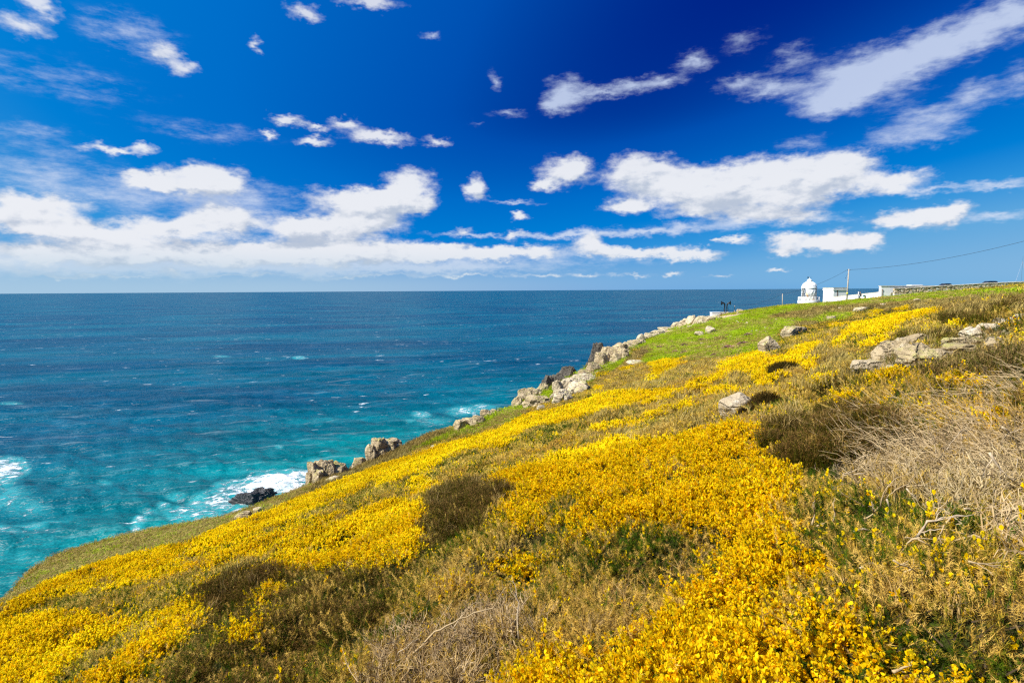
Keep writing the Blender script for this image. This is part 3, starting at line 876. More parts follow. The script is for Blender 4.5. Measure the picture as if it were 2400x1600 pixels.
def build_sea():
    fine = np.radians(np.linspace(-58, 58, 640))
    back = np.radians(np.linspace(58, 302, 50))[1:-1]
    ang = np.r_[fine, back]
    rad = np.r_[60.0 / np.linspace(.80, .010, 600), np.geomspace(6300, 90000, 36)]
    A, R = np.meshgrid(ang, rad)
    x, y, r = (R * np.sin(A)).ravel(), (R * np.cos(A)).ravel(), R.ravel()
    cell = np.maximum(r * r / 60 * .00132, r * .0032)
    z = np.zeros_like(x)
    rg = np.random.default_rng(5)
    wind = math.radians(196)        # sea running in towards the shore
    wx = x + 5 * fbm(x * .02, y * .02, oct=2, seed=81); wy = y + 5 * fbm(x * .02, y * .02, oct=2, seed=83)
    for k in range(46):
        L = 2.2 * (34 / 2.2) ** rg.random()
        th = wind + rg.normal(0, .42)
        amp = .012 * L ** .82 * rg.uniform(.6, 1.2)
        ph = 2 * math.pi * (wx * math.sin(th) + wy * math.cos(th)) / L + rg.uniform(0, 6.28)
        s = np.sin(ph)
        z += amp * (s + .22 * np.cos(2 * ph)) * sstep(2.2, 5.0, L / cell)
    u, v, f = to_pix(x, y, np.zeros_like(x))
    n = fbm(x * .06, y * .06, oct=4, seed=91)
    foam = np.zeros_like(x)
    for (cu, cv, hu, hv, w) in FOAM:
        q = np.hypot((u - cu + 14 * n * hu / 40) / hu, (v - cv + 5 * n * hv / 14) / hv)
        foam = np.maximum(foam, w * np.clip(1.25 - q, 0, 1) ** .8)
    foam[f < 1] = 0
    # the breaker against the rocks stands up from the water
    for (cu, cv, hu, hv, hgt) in [(640, 1128, 80, 14, 2.2), (0, 1092, 46, 16, 1.6)]:
        q = np.hypot((u - cu) / hu, (v - cv) / hv)
        z += np.where(f > 1, hgt * np.clip(1 - q, 0, 1) * (1 + .5 * n), 0)
    d = -edge_dist(x, y)
    nn = fbm(x * .008, y * .011, oct=4, seed=95)
    shal = (1 - sstep(105, 275, d + 75 * nn)) * (1 - .75 * sstep(190, 330, y + 40 * nn))   # deeper water off the point
    me = grid_mesh('sea', np.c_[x, y, z], len(ang), len(rad), wrap=True)
    float_attr(me, 'chop', np.clip((420 / r) ** .75, .05, 1))    # small ripples run together with distance
    float_attr(me, 'foam', foam)
    float_attr(me, 'shal', shal)
    m, N, out = new_mat('sea')
    fo = N.n('ShaderNodeAttribute', attribute_name='foam').outputs['Fac']
    sh = N.n('ShaderNodeAttribute', attribute_name='shal').outputs['Fac']
    tc = N.n('ShaderNodeTexCoord').outputs['Object']
    rot = N.n('ShaderNodeVectorRotate', rotation_type='Z_AXIS', ins={'Vector': tc, 'Angle': -CREST_AZ}).outputs[0]
    # water colour: deep offshore, green over the shallow sand by the cliffs, patchy in between
    patch = N.noise(N.vmath('MULTIPLY', rot, (.0035, .0085, 0)), 1.0, 5, .55)
    streak = N.noise(N.vmath('MULTIPLY', rot, (.012, .045, 0)), 1.0, 5, .6)
    deep = N.mix(N.ramp(patch, .34, .66), DEEP_A, DEEP_B)
    shallow = N.mix(N.ramp(streak, .3, .7), SHAL_A, SHAL_B)
    s2 = N.math('ADD', sh, N.math('MULTIPLY', N.math('SUBTRACT', patch, .5), .55), clamp=True)
    colr = N.mix(s2, deep, shallow)
    colr = N.mix(N.ramp(streak, .25, .75), N.vmath('SCALE', colr, s=.78), N.vmath('SCALE', colr, s=1.2))
    # foam: lace near the rocks, white horses further out
    lace = N.noise(N.vmath('MULTIPLY', rot, (.30, .55, .3)), 1.0, 9, .70, dist=.9)
    fm = N.ramp(N.math('ADD', N.math('MULTIPLY', fo, .66), N.math('MULTIPLY', N.math('SUBTRACT', lace, .5), 3.4)), .38, .95)
    fm = N.math('MULTIPLY', fm, N.ramp(fo, .02, .25))
    caps = N.noise(N.vmath('MULTIPLY', rot, (.075, .24, .1)), 1.0, 5, .64)
    capn = N.noise(N.vmath('MULTIPLY', rot, (.006, .012, 0)), 1.0, 3, .5)
    cm = N.ramp(N.math('ADD', caps, N.math('MULTIPLY', N.math('SUBTRACT', capn, .5), .22)), .645, .72)
    cm = N.math('MULTIPLY', cm, .8)
    veil = N.noise(N.vmath('MULTIPLY', rot, (.02, .20, .1)), 1.0, 6, .7)
    vm = N.math('MULTIPLY', N.ramp(veil, .54, .76), .13)
    foam_a = N.math('MAXIMUM', N.math('MAXIMUM', fm, cm), vm)
    tq = N.mix(N.math('MULTIPLY', N.ramp(fo, .05, .6), .55), colr, (.03, .34, .36, 1))
    col = N.mix(foam_a, tq, (.82, .87, .88, 1))
    rough = N.math('ADD', .40, N.math('MULTIPLY', foam_a, .6))
    b = bsdf(N, out, **{'Base Color': col, 'Roughness': rough, 'IOR': 1.33, 'Specular IOR Level': .17})
    h = N.math('ADD', N.noise(N.vmath('MULTIPLY', rot, (.17, .46, .2)), 1.0, 3.4, .60),
               N.math('MULTIPLY', N.noise(N.vmath('MULTIPLY', rot, (.9, 1.9, .9)), 1.0, 1.5, .6), .16))
    h = N.math('ADD', h, N.math('MULTIPLY', N.noise(N.vmath('MULTIPLY', rot, (.05, .15, .1)), 1.0, 2, .5), 1.6))
    h = N.math('ADD', h, N.math('MULTIPLY', foam_a, .25))
    chop = N.n('ShaderNodeAttribute', attribute_name='chop').outputs['Fac']
    bp = N.n('ShaderNodeBump', ins={'Strength': .9, 'Distance': N.math('MULTIPLY', chop, 1.75), 'Height': h})
    N.t.links.new(bp.outputs[0], b.inputs['Normal'])
    return tag(link('sea', me, m), 'open blue sea turning turquoise towards the cliffs, flecked with foam', 'sea', kind='structure')


DEEP_A, DEEP_B = (.000, .046, .094, 1), (.000, .084, .136, 1)
SHAL_A, SHAL_B = (.000, .112, .125, 1), (.000, .185, .183, 1)
build_sea()


# ------------------------------------------------------------------ plants of the heath
def plant_material():
    m, N, out = new_mat('plant')
    a = N.n('ShaderNodeAttribute', attribute_name='col').outputs['Color']
    rnd = N.n('ShaderNodeObjectInfo').outputs['Random']
    k = N.ramp(rnd, 0, 1, .78, 1.16, smooth=False)
    tone = N.n('ShaderNodeAttribute', attribute_name='tone', attribute_type='INSTANCER').outputs['Fac']
    c = N.mix(tone, N.vmath('MULTIPLY', a, (.90, .82, .70)), N.vmath('MULTIPLY', a, (1.10, 1.16, 1.05)))
    c = N.vmath('SCALE', c, s=k)
    d = N.n('ShaderNodeBsdfDiffuse', ins={'Color': c})
    t = N.n('ShaderNodeBsdfTranslucent', ins={'Color': c})
    petal_ = N.ramp(N.n('ShaderNodeSeparateColor', ins={0: a}).outputs[0], .80, .90, .22, .45)    # petals let more light through than spines
    mx = N.n('ShaderNodeMixShader', ins={0: petal_, 1: d.outputs[0], 2: t.outputs[0]})
    N.t.links.new(mx.outputs[0], out.inputs[0])
    return m


PLANT = plant_material()


def rvec(rg, up=0.0):
    v = Vector((rg.gauss(0, 1), rg.gauss(0, 1), rg.gauss(0, 1) + up))
    return v.normalized()


def mixc(a, b, t):
    return tuple(x + (y - x) * t for x, y in zip(a, b))


def spine(B, p, d, L, w, col):
    s = d.cross(Vector((.3, .5, .8)))
    if s.length < 1e-4: s = Vector((1, 0, 0))
    s.normalize()
    B.add([p - s * w * .5, p + s * w * .5, p + d * L], [(0, 1, 2)], col)


def petal(B, p, d, s, L, W, cup, col):
    n = d.cross(s).normalized()
    B.add([p, p + d * L * .45 - s * W * .42 + n * cup * .4, p + d * L * .85 - s * W * .40 + n * cup, p + d * L + n * cup * .7,
           p + d * L * .85 + s * W * .40 + n * cup, p + d * L * .45 + s * W * .42 + n * cup * .4], [(0, 1, 2, 3, 4, 5)], col)


FLOWER_A, FLOWER_B, FLOWER_C = (.95, .66, .004), (.95, .80, .018), (.94, .50, .002)


def flower(B, p, d, sz, rg):
    """one pea-like gorse blossom: a raised standard, two wings and a keel"""
    t = rg.random()
    c = mixc(FLOWER_A, FLOWER_B, t) if rg.random() > .09 else FLOWER_C
    up = Vector((0, 0, 1))
    s = d.cross(up)
    if s.length < .05: s = Vector((1, 0, 0))
    s.normalize()
    u = s.cross(d).normalized()
    petal(B, p, (d * .55 + u * .85).normalized(), s, sz, sz * .80, sz * .30, c)
    c2 = mixc(c, FLOWER_C, .25)
    petal(B, p, (d * .95 + s * .30 + u * .1).normalized(), u, sz * .85, sz * .42, -sz * .15, c2)
    petal(B, p, (d * .95 - s * .30 + u * .1).normalized(), u, sz * .85, sz * .42, sz * .15, c2)


def gorse(seed, bloom, green, dry, n_shoot=6, H=.085, spread=.10, spines=46, sl=.020, sw=.0022, fsz=.020, fl_simple=False, nfl=11, wood=(.10, .075, .05)):
    """one gorse sprig: upright shoots set with spines, the upper part in flower"""
    rg = random.Random(seed)
    B = MB()
    for k in range(n_shoot):
        a = rg.random() * 6.283
        lean = rg.uniform(.2, 1.7)
        d = Vector((math.cos(a) * lean, math.sin(a) * lean, 1)).normalized()
        base = Vector((rg.gauss(0, spread * .5), rg.gauss(0, spread * .5), -.05))
        L = H * rg.uniform(.7, 1.3) + .055
        isdry = rg.random() < dry
        side = d.cross(rvec(rg)).normalized()
        B.add([base - side * .003, base + side * .003, base + d * L], [(0, 1, 2)], wood)
        tint = rg.random()
        for j in range(spines):
            t = .25 + .75 * (j + rg.random()) / spines
            p = base + d * (L * t)
            dd = (rvec(rg) + d * .55).normalized()
            if isdry:
                c = mixc((.50, .32, .040), (.88, .64, .19), min(1, max(0, tint * .7 + rg.random() * .3)))
            else:
                c = mixc((.016, .052, .005), (.120, .190, .010), min(1, max(0, .55 * tint + .5 * t * rg.random())))
                if green < .5: c = mixc(c, (.55, .38, .05), .7 * rg.random() + .25 * t)
            spine(B, p, dd, sl * rg.uniform(.7, 1.35), sw, c)
        if rg.random() < bloom * 1.15:
            m = int(nfl * rg.uniform(.6, 1.3) * (.35 + .65 * bloom))
            for j in range(m):
                t = 1.05 - .60 * (j / max(m, 1))
                p = base + d * (L * t)
                dd = (rvec(rg, .35) + d * .35).normalized()
                p = p + dd * .006
                if fl_simple:
                    s = dd.cross(rvec(rg)).normalized()
                    c = mixc(FLOWER_A, FLOWER_B, rg.random()) if rg.random() > .09 else FLOWER_C
                    n = dd.cross(s)
                    z = fsz * rg.uniform(.7, 1.25)
                    B.add([p - s * z * .55, p + n * z * .55 + dd * z * .3, p + s * z * .55, p - n * z * .5 + dd * z * .3, p + dd * z], [(0, 1, 4), (1, 2, 4), (2, 3, 4), (3, 0, 4)], c)
                else:
                    flower(B, p, dd, fsz * rg.uniform(.75, 1.2), rg)
    return B


def heather(seed, H=.085, n=60, c0=(.030, .022, .003), c1=(.150, .095, .014), tip=(.30, .17, .07), spread=.10, w=.004, leaf=7):
    rg = random.Random(seed)
    B = MB()
    for k in range(n):
        a = rg.random() * 6.283
        r = spread * math.sqrt(rg.random())
        lean = rg.uniform(0, .6)
        b = Vector((math.cos(a) * r, math.sin(a) * r, -.05))
        a2 = a + rg.gauss(0, .7)
        d = Vector((math.cos(a2) * lean, math.sin(a2) * lean, 1)).normalized()
        L = H * rg.uniform(.6, 1.15) + .04
        t = rg.random()
        c = mixc(c0, c1, t * t)
        if rg.random() < .45: c = mixc(c, (.070, .090, .006), .8)
        s = d.cross(rvec(rg)).normalized() * w * .4
        B.add([b - s, b + s, b + d * L], [(0, 1, 2)], c)
        for j in range(leaf):
            q = .35 + .65 * rg.random()
            cc = mixc(c, tip, .8 * rg.random() if q > .8 else .15 * rg.random())
            spine(B, b + d * L * q, (d * .7 + rvec(rg)).normalized(), .016 * rg.uniform(.6, 1.4) * 1.0, w * 1.1, cc)
    return B


def tuft(seed, H=.14, n=36, c0=(.10, .085, .03), c1=(.30, .22, .09), spread=.07, w=.006, bend=.4):
    """dry or green grass blades"""
    rg = random.Random(seed)
    B = MB()
    for k in range(n):
        a = rg.random() * 6.283
        r = spread * math.sqrt(rg.random())
        b = Vector((math.cos(a) * r, math.sin(a) * r, -.02))
        a2 = rg.random() * 6.283
        lean = rg.uniform(.05, bend)
        d = Vector((math.cos(a2) * lean + .18, math.sin(a2) * lean, 1)).normalized()
        L = H * rg.uniform(.5, 1.2)
        d2 = (d + Vector((math.cos(a2) * .5 + .2, math.sin(a2) * .5, -.25))).normalized()
        s = d.cross(rvec(rg)).normalized() * w * .5
        c = mixc(c0, c1, rg.random())
        m = b + d * L * .6
        B.add([b - s, b + s, m + s * .7, m - s * .7, m + d2 * L * .5], [(0, 1, 2, 3), (3, 2, 4)], c)
    return B


def twigs(seed, H=.20, n=7, cols=((.38, .27, .13), (.62, .49, .31)), thick=.0035, spread=.12):
    rg = random.Random(seed)
    B = MB()
    for k in range(n):
        a = rg.random() * 6.283
        b = Vector((rg.gauss(0, spread * .5), rg.gauss(0, spread * .5), -.05))
        d = Vector((math.cos(a) * rg.uniform(.2, 1.5), math.sin(a) * rg.uniform(.2, 1.5), 1)).normalized()
        pts = [b]
        L = H * rg.uniform(.6, 1.3)
        c = mixc(cols[0], cols[1], rg.random())
        for j in range(4):
            d = (d + rvec(rg) * .35).normalized()
            pts.append(pts[-1] + d * L / 4)
            if j > 0:
                for q in range(2):
                    dd = (d + rvec(rg) * .9).normalized()
                    p = pts[-1]
                    e = p + dd * L * .3 * rg.uniform(.5, 1.2)
                    B.tube([p, p + dd * L * .15 + rvec(rg) * .01, e], [thick * .55, thick * .45, thick * .2], 3, c, cap=False)
        B.tube(pts, [thick, thick * .9, thick * .8, thick * .6, thick * .3], 3, c, cap=False)
    return B


def protos(name, builders):
    c = bpy.data.collections.new(name)
    for k, b in enumerate(builders):
        me = b.mesh('%s_%02d' % (name, k), colors=True)
        me.materials.append(PLANT)
        o = bpy.data.objects.new('%s_%02d' % (name, k), me)
        c.objects.link(o)
    return c


def instancer(coll):
    g = bpy.data.node_groups.new('scatter_' + coll.name, 'GeometryNodeTree')
    g.interface.new_socket('Geometry', in_out='INPUT', socket_type='NodeSocketGeometry')
    g.interface.new_socket('Geometry', in_out='OUTPUT', socket_type='NodeSocketGeometry')
    n = g.nodes; L = g.links
    gi, go = n.new('NodeGroupInput'), n.new('NodeGroupOutput')
    ci = n.new('GeometryNodeCollectionInfo')
    ci.inputs['Collection'].default_value = coll
    ci.inputs['Separate Children'].default_value = True
    ci.inputs['Reset Children'].default_value = True

    def attr(nm, ty):
        a = n.new('GeometryNodeInputNamedAttribute'); a.data_type = ty
        a.inputs['Name'].default_value = nm
        return a.outputs[0]
    iop = n.new('GeometryNodeInstanceOnPoints')
    iop.inputs['Pick Instance'].default_value = True
    e2r = n.new('FunctionNodeEulerToRotation')
    L.new(gi.outputs[0], iop.inputs['Points'])
    L.new(ci.outputs[0], iop.inputs['Instance'])
    L.new(attr('pidx', 'INT'), iop.inputs['Instance Index'])
    L.new(attr('rot', 'FLOAT_VECTOR'), e2r.inputs[0])
    L.new(e2r.outputs[0], iop.inputs['Rotation'])
    L.new(attr('scl', 'FLOAT_VECTOR'), iop.inputs['Scale'])
    L.new(iop.outputs[0], go.inputs[0])
    return g


def scatter(name, label, cat, pts, idx, rot, scl, tone, coll):
    me = bpy.data.meshes.new(name)
    me.from_pydata([tuple(p) for p in pts], [], [])
    a = me.attributes.new('pidx', 'INT', 'POINT'); a.data.foreach_set('value', np.asarray(idx, np.int32))
    a = me.attributes.new('rot', 'FLOAT_VECTOR', 'POINT'); a.data.foreach_set('vector', np.asarray(rot, np.float32).ravel())
    a = me.attributes.new('scl', 'FLOAT_VECTOR', 'POINT'); a.data.foreach_set('vector', np.asarray(scl, np.float32).ravel())
    float_attr(me, 'tone', tone)
    me.materials.append(PLANT)
    o = bpy.data.objects.new(name, me)
    COL.objects.link(o)
    md = o.modifiers.new('scatter', 'NODES')
    md.node_group = instancer(coll)
    tag(o, label, cat, kind='stuff')
    return o


# near sprigs carry real petals, far ones a simpler blossom of the same size
NV = 5
P_BLOOM = protos('gorse_bloom', [gorse(100 + k, 1.0, 1, .12, nfl=15) for k in range(NV)] +
                 [gorse(120 + k, .45, .8, .25, nfl=9) for k in range(NV)] +
                 [gorse(140 + k, 1.0, 1, .1, n_shoot=9, spread=.14, H=.09, spines=22, sl=.028, sw=.005, fsz=.022, fl_simple=True, nfl=22) for k in range(NV)] +
                 [gorse(160 + k, .5, .8, .3, n_shoot=9, spread=.14, H=.09, spines=26, sl=.028, sw=.005, fsz=.022, fl_simple=True, nfl=14) for k in range(NV)])
P_GREEN = protos('gorse_green', [gorse(200 + k, 0, 1, .06, spines=70) for k in range(NV)] +
                 [gorse(210 + k, 0, .3, .35, spines=70) for k in range(NV)] +
                 [gorse(220 + k, 0, 1, .06, n_shoot=9, spread=.14, spines=34, sl=.032, sw=.006) for k in range(NV)] +
                 [gorse(230 + k, 0, .3, .4, n_shoot=9, spread=.14, spines=34, sl=.032, sw=.006) for k in range(NV)])
P_DRY = protos('gorse_dry', [gorse(300 + k, 0, .2, .85, spines=70, sl=.021) for k in range(NV)] +
               [gorse(310 + k, 0, .2, .9, n_shoot=9, spread=.14, spines=34, sl=.032, sw=.006) for k in range(NV)])
P_HEATH = protos('heather', [heather(400 + k) for k in range(NV)] +
                 [heather(410 + k, n=50, spread=.22, w=.008, leaf=6, H=.10) for k in range(NV)] +
                 [heather(420 + k, n=46, spread=.26, w=.010, leaf=5, H=.09, c0=(.12, .080, .028), c1=(.34, .235, .095), tip=(.42, .31, .15)) for k in range(NV)])
P_GRASS = protos('grass', [tuft(500 + k, H=.13, c0=(.24, .165, .055), c1=(.60, .44, .20)) for k in range(NV)] +
                 [tuft(510 + k, H=.16, n=40, spread=.30, w=.022, c0=(.20, .30, .008), c1=(.38, .45, .016)) for k in range(NV)] +
                 [tuft(520 + k, H=.18, n=40, spread=.28, w=.016, c0=(.24, .18, .05), c1=(.50, .37, .13)) for k in range(NV)])
P_TWIG = protos('dead_twigs', [twigs(600 + k) for k in range(NV)] + [twigs(610 + k, H=.3, thick=.006, spread=.25) for k in range(NV)])

GROUPS = {'gorse': [], 'green_gorse': [], 'dry_gorse': [], 'heather': [], 'grass': [], 'dead_twigs': []}


def grow():
    rg = np.random.default_rng(77)
    # (r0, r1, plants per square metre, scale, near?)
    bands = [(.75, 2.6, 620, .88, 1), (2.6, 5, 420, .95, 1), (5, 9, 250, 1.0, 1), (9, 16, 190, .82, 0), (16, 28, 85, 1.05, 0), (28, 48, 32, 1.45, 0), (48, 85, 9, 2.1, 0), (85, 165, 2.0, 3.2, 0)]
    A0 = math.radians(62)
    for (r0, r1, dens, sc, near) in bands:
        n = int(A0 * (r1 * r1 - r0 * r0) * dens * (2.4 if near else 1))
        r = np.sqrt(rg.uniform(r0 * r0, r1 * r1, n)); a = rg.uniform(-A0, A0, n)
        x, y = r * np.sin(a), r * np.cos(a)
        d = edge_dist(x, y)
        k = d > -1.5
        x, y, r = x[k], y[k], r[k]
        z = land_z(x, y)
        if near:                      # as many sprigs on the flank of a bush as on its top
            e = .03
            gx, gy = (land_z(x + e, y) - z) / e, (land_z(x, y + e) - z) / e
            k = rg.random(len(x)) < np.sqrt(1 + gx * gx + gy * gy) / 2.4
            x, y, z, r = x[k], y[k], z[k], r[k]
        # only what rises above the skyline of its own slope can be seen; the far cliff face is left bare
        cls, bloom = cover(x, y, z + .10 * sc + (.06 if not near else 0))   # by where the plant's top is seen
        n = len(x)
        u1, u2 = rg.random(n), rg.random(n)
        clump = .5 + .5 * fbm(x * 2.2 / max(sc, .6), y * 2.2 / max(sc, .6), oct=2, seed=123)
        dm = (.7 * domes(x, y, .36, 3) + .3 * domes(x, y, 1.3, 8)) if r1 < 20 else (.6 * domes(x, y, .7, 4) + .4 * domes(x, y, 1.3, 8))
        clump = np.clip(.45 * clump + .75 * dm - .12, 0, 1)
        tone = np.clip(.5 + .9 * fbm(x * .8, y * .8, oct=3, seed=151) + .5 * fbm(x * .16, y * .16, oct=2, seed=153), 0, 1)
        var = rg.integers(0, NV, n)
        rot = np.c_[rg.normal(0, .16, n), rg.normal(.10, .16, n), rg.uniform(0, 6.283, n)]
        s = sc * rg.uniform(.75, 1.25, n)
        hum = .40 + .95 * np.clip(clump, 0, 1)
        kind = np.full(n, -1); pid = np.zeros(n, int); hz = hum.copy()
        O = 0 if near else 1

        def put(mask, kd, off):
            kind[mask] = kd; pid[mask] = off * NV + var[mask]
        for c in range(11):
            m = cls == c
            if not m.any(): continue
            b = bloom
            if c == YELLOW:
                q = np.clip(b * (.06 + 1.0 * sstep(.36, .60, clump)) * (.55 + .45 * sstep(-.35, .0, fbm(x * .8, y * .8, oct=2, seed=141))), 0, 1)
                put(m & (u1 < q * .97), 0, 0 + 2 * O)
                put(m & (u1 >= q * .97) & (u2 < .45), 0, 1 + 2 * O)
                put(m & (u1 >= q * .97) & (u2 >= .45) & (u2 < .8), 1, 0 + 2 * O)
                put(m & (u1 >= q * .97) & (u2 >= .8), 2, O)
            elif c in (OLIVE, TAN, DARK):
                fl = (u1 < b * np.clip((clump - .35) * 2.8, 0, 2))
                mixd = {OLIVE: .26, TAN: .62, DARK: .06}[c]
                w = np.clip(mixd + .9 * (clump - .55) + .75 * fbm(x * 1.1, y * 1.1, oct=3, seed=131), 0, 1)
                put(m & fl, 0, 1 + 2 * O)
                put(m & ~fl & (u2 < w), 2, O)
                put(m & ~fl & (u2 >= w) & (u1 > .55), 1, 1 + 2 * O)
                put(m & ~fl & (u2 >= w) & (u1 <= .55), 1, 0 + 2 * O)
                if c == DARK: put(m & ~fl & (u2 > .55), 3, 0 if near else 1)
                if c == TAN: put(m & ~fl & (u2 > .90), 4, 0 if near else 2)
            elif c == HEATHER:
                put(m, 3, 0 if near else 1)
                put(m & (u1 < .10), 1, 1 + 2 * O)
                put(m & (u1 > .93), 4, 0 if near else 2)
            elif c == TWIG:
                put(m & (u1 < .34), 5, O)
                put(m & (u1 >= .34) & (u1 < .74), 2, O)
                put(m & (u1 >= .74) & (u1 < .86), 1, 1 + 2 * O)
                put(m & (u1 >= .86), 4, 0 if near else 2)
            elif c == BROWN:
                put(m & (u1 < .55), 3, 2)
                put(m & (u1 >= .55), 4, 2 if not near else 0)
            elif c == SHOULDER:
                put(m & (u1 < .6), 4, 2)
                put(m & (u1 >= .6) & (u1 < .72), 4, 1)
                hz[m] *= .30
            elif c == ROCKY:
                put(m & (u1 < .18), 4, 1 if r0 > 25 else 0)
                put(m & (u1 >= .18) & (u1 < .30), 3, 2)
            elif c == GRASS:
                gd = np.clip(.72 + .9 * fbm(x * .12, y * .12, oct=3, seed=161), .25, .95)
                put(m & (u1 < gd), 4, 1)
                put(m & (u1 >= gd), 4, 2)
                hz[m] *= .40
        z = z + np.where(cls == HEATHER, .07 * domes(x, y, .9, 14) if r1 < 30 else 0.0, 0.0)
        hz = np.where(cls == HEATHER, hz * (.5 + .9 * clump), hz)
        if r1 > 50: hz = hz * .6
        names = list(GROUPS)
        for kd, nm in enumerate(names):
            m = kind == kd
            if m.any():
                GROUPS[nm].append((np.c_[x, y, z][m], pid[m], rot[m], np.c_[s, s, s * hz][m], tone[m]))


grow()
INFO = {'gorse': ('yellow flowering gorse spread in dense blooming mats over the slope', 'gorse', P_BLOOM),
        'green_gorse': ('dark green spiny gorse without flowers between the blooming mats', 'gorse', P_GREEN),
        'dry_gorse': ('tan brown dried gorse with spiny tips between the yellow mats', 'gorse', P_DRY),
        'heather': ('low dark brown heather cushions covering parts of the slope', 'heather', P_HEATH),
        'grass': ('short green and straw coloured grass on the headland', 'grass', P_GRASS),
        'dead_twigs': ('loose grey dead twigs tangled among the dry gorse', 'twigs', P_TWIG)}
for nm, parts in GROUPS.items():
    if parts:
        scatter(nm, INFO[nm][0], INFO[nm][1], *[np.concatenate([p[i] for p in parts]) for i in range(5)], INFO[nm][2])


# ------------------------------------------------------------------ rock
def rock_material(name, c0, c1, lichen, white, wet=0.0):
    m, N, out = new_mat(name)
    tc = N.n('ShaderNodeTexCoord').outputs['Object']
    gp = N.n('ShaderNodeNewGeometry')
    pos = gp.outputs['Position']
    n1 = N.noise(pos, .9, 7, .62)
    n2 = N.noise(pos, 4.5, 6, .65)
    n3 = N.noise(pos, 2.1, 5, .6)
    c = N.mix(N.ramp(n1, .32, .68), tuple(c0) + (1,), tuple(c1) + (1,))
    c = N.mix(N.math('MULTIPLY', N.ramp(n2, .54, .70), .75), c, tuple(white) + (1,))
    up = N.n('ShaderNodeSeparateXYZ', ins={0: gp.outputs['Normal']}).outputs[2]
    lk = N.math('MULTIPLY', N.ramp(n3, .50, .62), N.ramp(up, .1, .7))
    c = N.mix(N.math('MULTIPLY', lk, .7), c, tuple(lichen) + (1,))
    crack = N.n('ShaderNodeTexVoronoi', feature='DISTANCE_TO_EDGE', ins={'Vector': N.vmath('ADD', N.vmath('MULTIPLY', pos, (1.0, 1.0, 2.2)), N.vmath('SCALE', N.noise(pos, 2.5, 4, .6, col=True), s=.7)), 'Scale': .9}).outputs[0]
    ck = N.ramp(crack, .0, .035, 1.0, 0.0)
    c = N.mix(N.math('MULTIPLY', ck, .45), c, tuple(x * .35 for x in c0) + (1,))
    b = bsdf(N, out, **{'Base Color': c, 'Roughness': .9 - wet * .55, 'Specular IOR Level': .25 + wet * .4})
    h = N.math('SUBTRACT', N.math('ADD', N.noise(pos, 3.0, 9, .66), N.math('MULTIPLY', N.noise(N.vmath('MULTIPLY', pos, (1, 1, 6)), 1.6, 6, .6), .6)), N.math('MULTIPLY', ck, .35))
    bp = N.n('ShaderNodeBump', ins={'Strength': 1.0, 'Distance': .16, 'Height': h})
    N.t.links.new(bp.outputs[0], b.inputs['Normal'])
    return m


ROCK = rock_material('granite', (.31, .23, .125), (.49, .38, .225), (.35, .325, .08), (.64, .54, .38))
PALE = rock_material('pale_granite', (.40, .31, .19), (.56, .46, .31), (.37, .35, .12), (.70, .62, .49))
CRAG = rock_material('dark_crag', (.050, .042, .032), (.115, .098, .075), (.12, .115, .06), (.19, .165, .13))
WET = rock_material('wet_rock', (.020, .019, .019), (.055, .052, .05), (.05, .05, .045), (.10, .10, .10), wet=.6)


def ico(sub):
    bm = bmesh.new()
    bmesh.ops.create_icosphere(bm, subdivisions=sub, radius=1.0)
    v = np.array([p.co[:] for p in bm.verts]); f = [[q.index for q in p.verts] for p in bm.faces]
    bm.free()
    return v / np.linalg.norm(v, axis=1)[:, None], f


_ICO = {k: ico(k) for k in (3, 4, 5)}


def rock_mesh(name, seed, size, sub=4, rough=.10, facets=13, strata=.05, tilt=(0, 0)):
    """angular boulder: a body cut by random planes, layered and weathered"""
    rg = np.random.default_rng(seed)
    d, f = _ICO[sub]
    nrm = rg.normal(size=(facets, 3)); nrm /= np.linalg.norm(nrm, axis=1)[:, None]
    nrm = np.vstack([nrm, [[0, 0, 1]], [[.15, -.1, 1]]]); nrm /= np.linalg.norm(nrm, axis=1)[:, None]
    off = np.r_[rg.uniform(.55, .92, facets), .72, .78]
    dn = d @ nrm.T
    r = np.min(np.where(dn > .05, off[None] / np.maximum(dn, .05), 9), axis=1)
    r = np.minimum(r, 1.05)
    p = d * r[:, None]
    s = seed * 3.7
    r2 = 1 + rough * fbm(p[:, 0] * 2.6 + s, p[:, 1] * 2.6, p[:, 2] * 2.6, oct=5, seed=seed) + .5 * rough * np.abs(fbm(p[:, 0] * 6 + s, p[:, 1] * 6, p[:, 2] * 6, oct=3, seed=seed + 5))
    lay = p[:, 2] * 3.2 + .8 * p[:, 0] * math.sin(seed) + .5 * p[:, 1] * math.cos(seed) + .35 * fbm(p[:, 0] * 2, p[:, 1] * 2, p[:, 2] * 2, oct=2, seed=seed + 9)
    saw = lay * 1.7 - np.floor(lay * 1.7)
    r2 = r2 + strata * (saw - .5)
    p = p * r2[:, None] * (np.asarray(size) / 2)
    me = bpy.data.meshes.new(name)
    me.from_pydata([tuple(q) for q in p], [], f)
    me.update()
    return me


